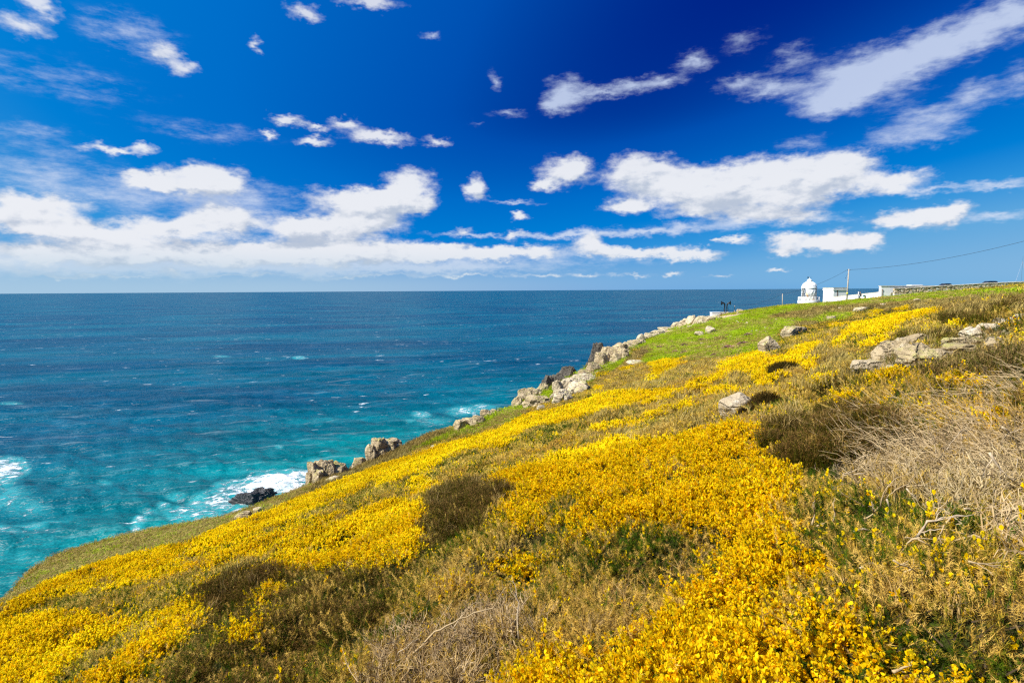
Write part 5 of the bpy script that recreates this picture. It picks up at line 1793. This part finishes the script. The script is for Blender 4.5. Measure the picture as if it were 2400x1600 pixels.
def rot_box(B, c, ex, ey, lo, hi):
    """box with its own axes ex, ey in plan"""
    x0, y0, z0 = lo; x1, y1, z1 = hi
    vs = []
    for z in (z0, z1):
        for (a, b) in ((x0, y0), (x1, y0), (x1, y1), (x0, y1)):
            vs.append((c[0] + ex[0] * a + ey[0] * b, c[1] + ex[1] * a + ey[1] * b, z))
    B.add(vs, [(0, 3, 2, 1), (4, 5, 6, 7), (0, 1, 5, 4), (1, 2, 6, 5), (2, 3, 7, 6), (3, 0, 4, 7)])


def white_building():
    y = 148.0
    c = at(1952.6, 700, y)
    th = math.radians(4)
    ex, ey = (math.cos(th), math.sin(th)), (-math.sin(th), math.cos(th))
    ztop = at(1952.6, 673.8, y)[2]; zcor = at(1952.6, 679.5, y)[2]
    z0 = ground(c[0], c[1]) - 1.5
    root = empty('engine_house', (c[0], c[1], z0))
    tag(root, 'small flat roofed white building with moulded parapet beside the lighthouse', 'building')
    L1, L2 = 3.5, 4.3
    O = (0, 0)
    B = MB(); rot_box(B, O, ex, ey, (0, 0, 0), (L1, L2, zcor - z0)); B.build('wall', WHITE, root)
    B = MB(); rot_box(B, O, ex, ey, (-.16, -.16, zcor - z0 + .002), (L1 + .16, L2 + .16, zcor - z0 + .16)); B.build('cornice', WHITE, root)
    B = MB(); rot_box(B, O, ex, ey, (-.06, -.06, zcor - z0 + .162), (L1 + .06, L2 + .06, ztop - z0 - .12)); B.build('parapet', WHITE, root)
    B = MB(); rot_box(B, O, ex, ey, (-.14, -.14, ztop - z0 - .118), (L1 + .14, L2 + .14, ztop - z0)); B.build('coping', COPING, root)
    zd0, zd1 = at(1960, 696, y)[2] - z0, at(1960, 682, y)[2] - z0
    B = MB(); rot_box(B, O, ex, ey, (1.0, -.05, zd0), (1.18, -.003, zd1)); rot_box(B, O, ex, ey, (.9, -.05, zd1 + .002), (1.3, -.003, zd1 + .16)); B.build('downpipe', RUSTIRON, root)


white_building()


def prism_wall(name, a, b, t, mat, parent=None, z0a=None, z0b=None):
    """straight wall from a to b (top points), thickness t, down to z0"""
    a, b = Vector(a), Vector(b)
    d = (b - a); d.z = 0; d.normalize()
    n = Vector((-d.y, d.x, 0)) * t
    vs = [Vector((a.x, a.y, z0a)), Vector((b.x, b.y, z0b)), b, a]
    vs = vs + [v + n for v in vs]
    B = MB()
    B.add([tuple(v) for v in vs], [(0, 1, 2, 3), (7, 6, 5, 4), (3, 2, 6, 7), (1, 0, 4, 5), (0, 3, 7, 4), (2, 1, 5, 6)])
    return B.build(name, mat, parent)


def white_wall():
    a, b = at(1951, 697.2, 146.0), at(2066, 685.0, 138.4)
    root = empty('boundary_wall', (0, 0, 0))
    tag(root, 'long low white wall climbing from the small building to the gate pier', 'wall')
    prism_wall('wall', a, b, .45, WHITE, root, ground(a[0], a[1]) - 1, ground(b[0], b[1]) - 1)
    # coping in lengths
    n = 18
    A, Bv = Vector(a), Vector(b)
    d = (Bv - A).normalized(); nn = Vector((-d.y, d.x, 0)).normalized()
    for k in range(n):
        p, q = A.lerp(Bv, (k + .02) / n), A.lerp(Bv, (k + .98) / n)
        M = MB()
        vs = []
        for P in (p, q):
            for (o_, h_) in ((-.07, .003), (.52, .003), (.46, .16), (-.01, .16)):
                vs.append(tuple(P + nn * o_ + Vector((0, 0, h_))))
        M.add(vs, [(0, 3, 2, 1), (4, 5, 6, 7), (0, 1, 5, 4), (1, 2, 6, 5), (2, 3, 7, 6), (3, 0, 4, 7)])
        M.build('coping_stone', COPING, root)


white_wall()


def gate_block():
    y = 138.0
    a, b = at(2065.5, 671, y), at(2096, 671, y)
    zt = a[2]
    root = empty('gate_pier', (a[0], a[1], ground(a[0], a[1]) - 1))
    tag(root, 'tall plain white wall block where the long white wall meets the drystone wall', 'wall')
    z0 = root.location.z
    W = b[0] - a[0]
    B = MB(); B.box((0, 0, 0), (W, .8, zt - z0)); B.build('wall', WHITE, root)
    B = MB(); B.box((-.10, -.10, zt - z0 + .002), (W + .06, .9, zt - z0 + .14)); B.build('coping', COPING, root)
    B = MB(); B.box((W + .004, .05, 0), (W + 12, .65, zt - z0 - .10)); B.build('return_wall', WHITE, root)
    B = MB(); B.box((W + .062, -.05, zt - z0 - .098), (W + 12, .75, zt - z0 + .10)); B.build('return_coping', COPING, root)
    B = MB(); zz = lambda v: at(2068, v, y)[2] - z0
    B.tube([(.32, -.06, zz(697)), (.32, -.06, zz(680))], .05, 6); B.box((.24, -.13, zz(681)), (.42, -.003, zz(678)))
    B.build('pipe', RUSTIRON, root)
    x1 = at(2087, 688, y)[0] - a[0]
    B = MB(); B.box((x1, -.16, zz(689.5)), (x1 + .38, -.003, zz(685.5))); B.build('meter_box', paint('grey_box', (.34, .30, .24), .7), root)


gate_block()


def drystone():
    m, N, out = new_mat('drystone')
    a = N.n('ShaderNodeAttribute', attribute_name='col').outputs['Color']
    pos = N.n('ShaderNodeTexCoord').outputs['Object']
    c = N.mix(N.ramp(N.noise(pos, 5, 6, .6), .3, .7), N.vmath('SCALE', a, s=.7), N.vmath('SCALE', a, s=1.25))
    bsdf(N, out, **{'Base Color': c, 'Roughness': .95, 'Specular IOR Level': .15})
    root = empty('drystone_wall', (0, 0, 0))
    tag(root, 'long drystone wall of small tan stones along the skyline', 'wall')
    rg = random.Random(31)
    keys = [(2097, 675.5, 691), (2150, 673, 688), (2200, 669.5, 684.5), (2250, 667, 681.5), (2300, 664, 677.5), (2350, 661.5, 675), (2400, 659.5, 673), (2520, 654, 668)]
    y = 136.5
    B = MB(); C = MB()
    core = []
    xs = [at(u, vt, y)[0] for u, vt, vb in keys]; zt = [at(u, vt, y)[2] for u, vt, vb in keys]; zb = [at(u, vb, y)[2] - .35 for u, vt, vb in keys]
    x = xs[0]
    while x < xs[-1]:
        w = rg.uniform(.30, .62)
        t, b_ = float(np.interp(x, xs, zt)), float(np.interp(x, xs, zb))
        z = b_
        while z < t - .12:
            h = min(rg.uniform(.13, .26), t - .10 - z)
            ww = w * rg.uniform(.7, 1.0)
            dx = rg.uniform(-.08, .08)
            col = mixc((.46, .34, .19), (.74, .60, .42), rg.random())
            if rg.random() < .12: col = (.20, .16, .10)
            if rg.random() < .10: col = (.66, .63, .57)
            j = lambda: rg.uniform(-.025, .025)
            x0, x1, y0, y1, z0, z1 = x + dx + .012, x + dx + ww - .012, y + rg.uniform(-.07, .07), y + .5, z + .012, z + h - .012
            vs = [(x0 + j(), y0 + j(), z0 + j()), (x1 + j(), y0 + j(), z0 + j()), (x1, y1, z0), (x0, y1, z0), (x0 + j(), y0 + j(), z1 + j()), (x1 + j(), y0 + j(), z1 + j()), (x1, y1, z1), (x0, y1, z1)]
            B.add(vs, [(0, 3, 2, 1), (4, 5, 6, 7), (0, 1, 5, 4), (1, 2, 6, 5), (2, 3, 7, 6), (3, 0, 4, 7)], col)
            z += h
        x += w
    o = B.build('stone', m, root, colors=True); o['kind'] = 'stuff'
    # the dark hearting behind the face and pale cap stones
    for k in range(len(keys) - 1):
        vs = []
        for i in (k, k + 1):
            vs += [(xs[i], y + .12, zb[i] - .4), (xs[i], y + .46, zb[i] - .4), (xs[i], y + .46, zt[i] - .16), (xs[i], y + .12, zt[i] - .16)]
        C.add(vs, [(0, 1, 2, 3), (7, 6, 5, 4), (0, 4, 5, 1), (1, 5, 6, 2), (2, 6, 7, 3), (3, 7, 4, 0)])
    C.build('hearting', paint('hearting', (.15, .12, .08), .95), root)
    D = MB()
    x = xs[0]
    while x < xs[-1]:
        w = rg.uniform(.35, .7); t = float(np.interp(x, xs, zt)); t2 = float(np.interp(x + w, xs, zt))
        D.add([(x + .01, y - .1, t - .1), (x + w - .01, y - .1, t2 - .1), (x + w - .01, y + .58, t2 - .1), (x + .01, y + .58, t - .1), (x + .01, y - .06, t + rg.uniform(0, .05)), (x + w - .01, y - .06, t2 + rg.uniform(0, .05)), (x + w - .01, y + .55, t2), (x + .01, y + .55, t)],
              [(0, 3, 2, 1), (4, 5, 6, 7), (0, 1, 5, 4), (1, 2, 6, 5), (2, 3, 7, 6), (3, 0, 4, 7)], mixc((.50, .43, .32), (.70, .64, .54), rg.random()))
        x += w
    o = D.build('cap_stone', m, root, colors=True); o['kind'] = 'stuff'


drystone()


# ------------------------------------------------------------------ vehicles parked behind the wall
def car_paint(name, col):
    m, N, out = new_mat(name)
    bsdf(N, out, **{'Base Color': tuple(col) + (1,), 'Roughness': .28, 'Metallic': .3, 'Coat Weight': .8, 'Coat Roughness': .06})
    return m


TYRE = paint('tyre', (.02, .02, .02), .9)
ALLOY = paint('alloy', (.5, .5, .52), .35, metal=.8)
CARGLASS = paint('tinted_glass', (.02, .025, .03), .08, spec=.6)


def loft(B, secs):
    """secs: list of (x, [(y, z) ...]) with equal counts"""
    n = len(secs[0][1]); b = []
    for x, pr in secs: b += [(x, p[0], p[1]) for p in pr]
    fs = []
    for i in range(len(secs) - 1):
        for k in range(n):
            k2 = (k + 1) % n
            fs.append((i * n + k, i * n + k2, (i + 1) * n + k2, (i + 1) * n + k))
    fs.append(tuple(range(n - 1, -1, -1))); fs.append(tuple((len(secs) - 1) * n + k for k in range(n)))
    B.add(b, fs)


def car(label, u, vtop, y, L, H, mat, rz, estate=False):
    p = at(u, vtop, y)
    root = empty('parked_car', (p[0], p[1], p[2] - H), rz)
    tag(root, label, 'car', None)
    W = .88
    def sec(x, zb, zt, w): return (x, [(-w, zb), (-w * 1.0, zb + (zt - zb) * .5), (-w * .96, zt * .985), (-w * .8, zt), (w * .8, zt), (w * .96, zt * .985), (w, zb + (zt - zb) * .5), (w, zb)])
    B = MB()
    loft(B, [sec(-L / 2, .38, .68, W * .86), sec(-L / 2 + .12, .26, .82, W * .95), sec(-L * .28, .2, .92, W), sec(0, .2, .95, W), sec(L * .32, .2, .97, W), sec(L / 2 - .1, .28, .95, W * .95), sec(L / 2, .4, .8, W * .88)])
    B.build('body', mat, root, sm=False)
    x0, x1, x2, x3 = -L * .26, -L * .10, L * (.40 if estate else .27), L * (.48 if estate else .42)
    B = MB()
    loft(B, [sec(x0, .93, .95, W * .86), sec(x1, .93, H - .04, W * .74), sec(x1 + .4, .93, H, W * .74), sec(x2 - .3, .93, H - .02, W * .74), sec(x2, .93, H - .08, W * .72), sec(x3, .93, .97, W * .82)])
    B.build('cabin_glass', CARGLASS, root, sm=False)
    B = MB()
    loft(B, [sec(x1 - .05, H - .07, H - .01, W * .745), sec(x1 + .4, H - .05, H + .025, W * .755), sec(x2 - .3, H - .05, H + .015, W * .755), sec(x2 + .05, H - .13, H - .06, W * .735)])
    B.build('roof', mat, root, sm=False)
    for sx in (-L * .31, L * .30):
        for sy in (-1, 1):
            w = empty('wheel', (sx, sy * W * .9, .32)); w.parent = root
            T = MB(); T.lathe([(.18, -.1), (.29, -.11), (.32, -.06), (.32, .06), (.29, .11), (.18, .1)], 20)
            t = T.build('tyre', TYRE, w, sm=True); t.rotation_euler = (math.pi / 2, 0, 0)
            T = MB(); T.lathe([(.03, -.08), (.19, -.09), (.19, .09), (.03, .08)], 16)
            t = T.build('rim', ALLOY, w); t.rotation_euler = (math.pi / 2, 0, 0)
    for sy in (-1, 1):
        B = MB(); B.box((-L / 2 - .01, sy * W * .62 - .16, .60), (-L / 2 + .1, sy * W * .62 + .16, .74)); B.build('headlight', ALLOY, root)
        B = MB(); B.box((L / 2 - .1, sy * W * .66 - .12, .70), (L / 2 + .01, sy * W * .66 + .12, .86)); B.build('tail_light', paint('tail_red', (.35, .02, .02), .3), root)
        B = MB(); B.box((x1 - .25, sy * (W + .1) - .07, .98), (x1 - .1, sy * (W + .1) + .07, 1.12)); B.build('wing_mirror', mat, root)


car('black hatchback whose low dark roof shows above the drystone wall', 2214.5, 664.3, 143, 4.1, 1.46, car_paint('black_paint', (.012, .012, .016)), .05)
car('dark blue estate car with glinting roof above the drystone wall near the mast', 2316.5, 658.6, 144, 4.4, 1.50, car_paint('blue_paint', (.012, .03, .075)), .04, True)


def van():
    u, vtop, y = 2149, 667.0, 148
    H, L, W = 2.25, 4.3, .95
    p = at(u, vtop, y)
    root = empty('parked_van', (p[0], p[1], p[2] - H), .03)
    tag(root, 'white van roof with a green stripe just showing over the white coping', 'van')
    vw = car_paint('van_white', (.80, .80, .79))
    def sec(x, zb, zt, w): return (x, [(-w, zb), (-w, zt - .25), (-w * .94, zt - .06), (-w * .8, zt), (w * .8, zt), (w * .94, zt - .06), (w, zt - .25), (w, zb)])
    B = MB()
    loft(B, [sec(-L / 2, .35, H - .03, W * .97), sec(-L / 2 + .1, .25, H, W), sec(L * .18, .25, H, W), sec(L * .30, .25, H - .25, W), sec(L * .40, .25, 1.25, W), sec(L / 2, .35, 1.0, W * .93)])
    B.build('body', vw, root)
    B = MB(); B.box((-L / 2 + .2, -W - .012, H - .52), (L * .18, -W - .002, H - .32)); B.build('stripe', paint('green_stripe', (.03, .35, .25), .4), root)
    B = MB(); B.add([(L * .305, -W * .85, H - .29), (L * .305, W * .85, H - .29), (L * .405, W * .85, 1.27), (L * .405, -W * .85, 1.27)], [(0, 1, 2, 3)])
    ws = B.build('windscreen', CARGLASS, root); ws.location = (.012, 0, .004)
    for sx in (-L * .31, L * .32):
        for sy in (-1, 1):
            w = empty('wheel', (sx, sy * W * .9, .34)); w.parent = root
            T = MB(); T.lathe([(.18, -.1), (.31, -.11), (.34, -.06), (.34, .06), (.31, .11), (.18, .1)], 20)
            t = T.build('tyre', TYRE, w, sm=True); t.rotation_euler = (math.pi / 2, 0, 0)
            T = MB(); T.lathe([(.03, -.08), (.19, -.09), (.19, .09), (.03, .08)], 16)
            t = T.build('rim', ALLOY, w); t.rotation_euler = (math.pi / 2, 0, 0)


van()


# ------------------------------------------------------------------ poles and cables
def pole(label, u, vt, vb, y, r0, r1, mat, lean=0.0, name='utility_pole', cat='pole'):
    top = Vector(at(u + lean, vt, y))
    gb = ground(at(u, vb, y)[0], y)
    bot = Vector((at(u, vb, y)[0], y, min(gb, at(u, vb, y)[2]) - .6))
    root = empty(name, tuple(bot))
    tag(root, label, cat)
    B = MB(); B.tube([Vector((0, 0, 0)), (top - bot) * .5, top - bot], [r0, (r0 + r1) / 2, r1], 10)
    B.build('shaft', mat, root, sm=True)
    return root, top


YP = 133.0
proot, ptop = pole('tall grey wooden utility pole in front of the long white wall', 1984.5, 630.5, 703.5, YP, .17, .12, GREYWOOD, 5.0)
org = proot.location
d_ = (ptop - Vector(org))
B = MB(); b0, b1 = d_ * .40, d_ * .425
_zb = lambda v: (at(1986, v, YP)[2] - org[2]) / d_.z
B.tube([d_ * _zb(689), d_ * _zb(685.5)], .18, 10); B.build('band', YELLOWBAND, proot, sm=True)
B = MB(); _c = d_ * .965
B.tube([_c + Vector((-.30, 0, 0)), _c + Vector((.32, 0, 0))], .05, 6); B.build('bracket', DARKMETAL, proot)
B = MB()
for sx in (-.28, .30):
    B = MB(); B.lathe([(.03, 0), (.07, .03), (.05, .08), (.07, .12), (.04, .16)], 10, tuple(_c + Vector((sx, 0, .05)))); B.build('insulator', DARKMETAL, proot)
B = MB(); e0 = d_ * .93; B.tube([e0, e0 + Vector((-.35, 0, -.7)), e0 + Vector((-.62, 0, -1.45))], .018, 5)
hw = B.build('loose_wire', BLACK, proot)
B = MB(); B.lathe([(.02, 0), (.07, .05), (.07, .14), (.02, .2)], 8, tuple(e0 + Vector((-.62, 0, -1.62)))); B.build('weight', BLACK, proot)

sroot, stop = pole('short grey post carrying the cable on the turf before the lighthouse', 1834, 688.3, 715.5, 150.0, .11, .10, GREYWOOD, name='cable_post', cat='post')
w_, wtop = pole('thin pale post standing behind the seated person', 2012, 683.5, 703.5, 136.0, .085, .075, paint('pale_post', (.62, .60, .56), .8), name='fence_post', cat='post')
t_, ttop = pole('stub of a weathered post on the turf beside the foghorn', 1722.5, 716.2, 727.5, 150.0, .085, .075, GREYWOOD, -.6, name='fence_post', cat='post')


def cable(label, pts, sag, r=.022, name='cable'):
    B = MB()
    P = []
    for (a, b), s in zip(zip(pts[:-1], pts[1:]), sag):
        a, b = Vector(a), Vector(b)
        for t in np.linspace(0, 1, 25)[(0 if not P else 1):]:
            P.append(a.lerp(b, t) - Vector((0, 0, 4 * s * t * (1 - t))))
    o0 = P[0].copy()
    B.tube([p - o0 for p in P], r, 5)
    o = B.build(name, BLACK, sm=True); o.location = o0
    tag(o, label, 'cable')


off_pole = at(2560, 520, 96)
cable('black overhead cable running from the tall pole up over the heath', [ptop - Vector((-.3, 0, .15)), Vector(off_pole)], [1.55], .03, 'overhead_cable')
cable('black cable drooping from the tall pole across the lighthouse to the short post', [ptop - Vector((.28, 0, .15)), stop], [.9], .024, 'overhead_cable')
cable('slack black cable from the short post down to the weathered stub', [stop, ttop], [.9], .022, 'overhead_cable')
# the pole that holds the far end, beyond the frame
bp = Vector(off_pole); gz = ground(bp.x, bp.y)
rt_ = empty('utility_pole', (bp.x, bp.y, gz - .5)); tag(rt_, 'tall wooden pole on the heath carrying the far end of the overhead cable', 'pole')
B = MB(); B.tube([(0, 0, 0), (0, 0, bp.z - gz + .6)], [.17, .12], 10); B.build('shaft', GREYWOOD, rt_, sm=True)


def mast():
    """thin stayed mast behind the drystone wall, at the edge of the frame"""
    y = 150
    base, top = at(2393, 664, y), at(2398, 600, y)
    g = base[2] - 1.2
    root = empty('radio_mast', (base[0], base[1], g)); tag(root, 'thin guyed mast behind the drystone wall', 'mast')
    B = MB(); B.tube([(0, 0, 0), (top[0] - base[0], 0, top[2] - g)], [.025, .018], 6); B.build('shaft', DARKMETAL, root)
    for sx in (-1.9, 1.7):
        B = MB(); B.tube([(sx, 0, 0), ((top[0] - base[0]) * .9, 0, (top[2] - g) * .85)], .012, 4); B.build('guy_wire', paint('guy', (.5, .45, .5), .6), root)


mast()


# ------------------------------------------------------------------ foghorn
def foghorn():
    y = 150.0
    c = at(1701, 728, y); g = ground(c[0], c[1])
    pl = at(1678, 738, y)
    root = empty('foghorn', (c[0], c[1], at(1701, 729, y)[2] - .4)); tag(root, 'pair of black foghorn trumpets facing apart on the headland edge', 'foghorn')
    O = Vector(root.location)
    pt = lambda u, v, dy=0.0: Vector(at(u, v, y)) - O + Vector((0, dy, 0))
    # left horn points out to sea on the left
    P = [pt(1698.2, 731), pt(1698.4, 722), pt(1698.6, 715.5), pt(1698.0, 712.3), pt(1696.2, 710.4), pt(1693.6, 710.0)]
    def smoothpath(P, n=5):
        out = []
        for i in range(len(P) - 1):
            p0, p1, p2, p3 = P[max(i - 1, 0)], P[i], P[i + 1], P[min(i + 2, len(P) - 1)]
            for k in range(n):
                t = k / n
                out.append(.5 * ((2 * p1) + (p2 - p0) * t + (2 * p0 - 5 * p1 + 4 * p2 - p3) * t * t + (3 * p1 - p0 - 3 * p2 + p3) * t ** 3))
        return out + [P[-1]]
    def horn(P, mouth_dir, seed):
        q = smoothpath(P)
        n = len(q)
        R = [.115 + .11 * (i / (n - 1)) for i in range(n)]
        B = MB(); B.tube(q, R, 14, cap=True); h = B.build('trumpet', BLACK, root, sm=True)
        d = Vector(mouth_dir).normalized()
        e = q[-1] - d * .05
        B = MB(); B.tube([e, e + d * .14, e + d * .25, e + d * .30, e + d * .30, e + d * .18], [.225, .29, .46, .58, .53, .20], 20, cap=True); B.build('bell', BLACK, root, sm=True)
        B = MB(); B.lathe([(.20, 0), (.20, .08), (.13, .1)], 14, tuple(q[0] + Vector((0, 0, .28)))); B.build('flange', BLACK, root)
    horn(P, (-1, .0, .02), 1)
    P2 = [pt(1703.6, 731), pt(1703.7, 722), pt(1704.0, 715.5), pt(1705.0, 712.2), pt(1706.8, 710.3, -.1), pt(1708.6, 709.6, -.25)]
    horn(P2, (.78, -.62, .06), 2)
    B = MB(); B.tube([pt(1695.0, 729), pt(1695.6, 722)], .03, 5); B.build('stay', BLACK, root)
    B = MB(); B.tube([pt(1709.0, 729), pt(1706.6, 720)], .03, 5); B.build('stay', BLACK, root)
    # plinth
    a, b = at(1669, 731.5, y), at(1689, 731.5, y)
    r2 = empty('plinth', (a[0], a[1], ground(a[0], a[1]) - 1.0)); tag(r2, 'low whitewashed plinth at the cliff edge under the foghorn', 'plinth')
    zt = a[2] - r2.location.z
    B = MB(); B.box((0, 0, 0), (b[0] - a[0], 1.6, zt - .10)); B.build('block', WHITE, r2)
    B = MB(); B.box((-.08, -.08, zt - .098), (b[0] - a[0] + .08, 1.68, zt)); B.build('cap', WHITE2, r2)
    B = MB(); B.box((b[0] - a[0] + .082, .1, 0), (b[0] - a[0] + 3.4, 1.5, zt - .02)); B.build('base_slab', COPING, r2)


foghorn()


# ------------------------------------------------------------------ person on a bench
def person():
    b = hit(2018, 701.5); y = float(b[1]); g = float(b[2]) + .15
    gx = b[0]
    # bench
    broot = empty('bench', (gx, y, g)); tag(broot, 'low wooden bench facing the sea before the white wall', 'bench')
    wood = paint('bench_wood', (.22, .15, .09), .8)
    for k in range(3):
        B = MB(); B.box((-.42 + .02, -.20 + k * .135, .42), (1.0, -.085 + k * .135, .46)); B.build('slat', wood, broot)
    for sx in (-.30, .86):
        B = MB(); B.box((sx - .04, -.18, -.15), (sx + .04, .18, .418)); B.build('leg', wood, broot)
    # seated figure looking out to sea (to the left), leaning forward, arms on the knees
    S = Vector((gx - .02, y, g))
    pts = {'pel': (0, 0, .56), 'spine': (-.08, 0, .80), 'chest': (-.16, 0, 1.02), 'neck': (-.23, 0, 1.19), 'head': (-.28, 0, 1.29), 'crown': (-.28, 0, 1.44)}
    names, co, rad, ed = [], [], [], []
    def add(n, p, r, par=None):
        names.append(n); co.append(p); rad.append(r)
        if par is not None: ed.append((names.index(par), len(names) - 1))
    add('pel', (0, 0, .56), (.16, .14)); add('sp', (-.07, 0, .78), (.15, .125), 'pel'); add('ch', (-.14, 0, 1.02), (.17, .13), 'sp'); add('nk', (-.21, 0, 1.19), (.06, .06), 'ch')
    add('hd', (-.25, 0, 1.30), (.095, .085), 'nk'); add('cr', (-.26, 0, 1.42), (.075, .07), 'hd')
    add('nose', (-.355, 0, 1.31), (.018, .018), 'hd')
    for s, q in ((-1, 'l'), (1, 'r')):
        add('sh' + q, (-.14, s * .19, 1.07), (.075, .075), 'ch'); add('el' + q, (-.30, s * .24, .82), (.052, .052), 'sh' + q); add('wr' + q, (-.52, s * .14, .76), (.036, .036), 'el' + q)
        add('ha' + q, (-.60, s * .10, .74), (.038, .02), 'wr' + q)
        for k, (dy, dz) in enumerate(((-.03, .0), (-.01, .008), (.012, .006), (.032, -.004))):
            add('f%s%d' % (q, k), (-.66, s * .10 + dy, .735 + dz), (.009, .009), 'ha' + q); add('g%s%d' % (q, k), (-.70, s * .10 + dy, .705 + dz), (.008, .008), 'f%s%d' % (q, k))
        add('th' + q, (-.60, s * .10 - s * .05, .75), (.011, .011), 'ha' + q); add('ti' + q, (-.645, s * .10 - s * .06, .745), (.009, .009), 'th' + q)
        add('hp' + q, (-.03, s * .10, .56), (.11, .10), 'pel'); add('kn' + q, (-.44, s * .14, .56), (.075, .075), 'hp' + q); add('an' + q, (-.40, s * .14, .12), (.048, .048), 'kn' + q)
        add('hl' + q, (-.40, s * .14, .06), (.05, .045), 'an' + q); add('to' + q, (-.60, s * .15, .045), (.045, .035), 'hl' + q)
    me = bpy.data.meshes.new('person')
    me.from_pydata(co, ed, [])
    o = link('person', me)
    o.location = S; 
    sk = o.modifiers.new('skin', 'SKIN')
    for i, r in enumerate(rad): me.skin_vertices[0].data[i].radius = r
    me.skin_vertices[0].data[0].use_root = True
    sb = o.modifiers.new('sub', 'SUBSURF'); sb.levels = 2; sb.render_levels = 2
    m, N, out = new_mat('clothed_figure')
    pos = N.n('ShaderNodeTexCoord').outputs['Object']
    sp = N.n('ShaderNodeSeparateXYZ', ins={0: pos})
    c = N.mix(N.math('GREATER_THAN', sp.outputs[2], .63), (.06, .09, .16, 1), (.018, .02, .026, 1))
    skin = N.math('MAXIMUM', N.math('GREATER_THAN', sp.outputs[2], 1.17), N.math('LESS_THAN', N.math('SUBTRACT', sp.outputs[0], N.math('MULTIPLY', N.math('LESS_THAN', sp.outputs[2], .66), -2.0)), -.545))
    c = N.mix(skin, c, (.55, .33, .23, 1))
    shoe = N.math('LESS_THAN', sp.outputs[2], .10)
    c = N.mix(shoe, c, (.05, .04, .035, 1))
    bsdf(N, out, **{'Base Color': c, 'Roughness': .8})
    me.materials.append(m)
    tag(o, 'person in a dark jacket and blue trousers sitting before the white wall', 'person')
    B = MB(); B.lathe([(.085, -.05), (.10, .0), (.098, .06), (.075, .11), (.03, .135)], 14, (-.235, 0, 1.34)); B.build('hair', paint('brown_hair', (.20, .10, .05), .7), o, sm=True)
    B = MB(); B.lathe([(.10, 0), (.13, .03), (.13, .07), (.10, .10)], 10, (.52, -.02, .462))
    bag = empty('rucksack', (gx + .62, y - .05, g + .461)); tag(bag, 'green and black rucksack lying beside the seated person', 'bag')
    B = MB(); loft(B, [(-.26, [(-.10, .02), (-.10, .20), (.10, .20), (.10, .02)]), (-.18, [(-.15, .0), (-.15, .27), (.15, .27), (.15, .0)]), (.16, [(-.15, .0), (-.15, .27), (.15, .27), (.15, .0)]), (.26, [(-.10, .03), (-.10, .19), (.10, .19), (.10, .03)])])
    B.build('pack', paint('green_cloth', (.02, .22, .16), .8), bag)
    B = MB(); B.box((-.12, -.185, .04), (.12, -.152, .19)); B.build('pocket', paint('black_cloth', (.02, .02, .02), .8), bag)
    B = MB(); B.tube([(-.05, 0, .275), (-.03, 0, .33), (.03, 0, .33), (.05, 0, .275)], .012, 5); B.build('handle', TYRE, bag)


person()
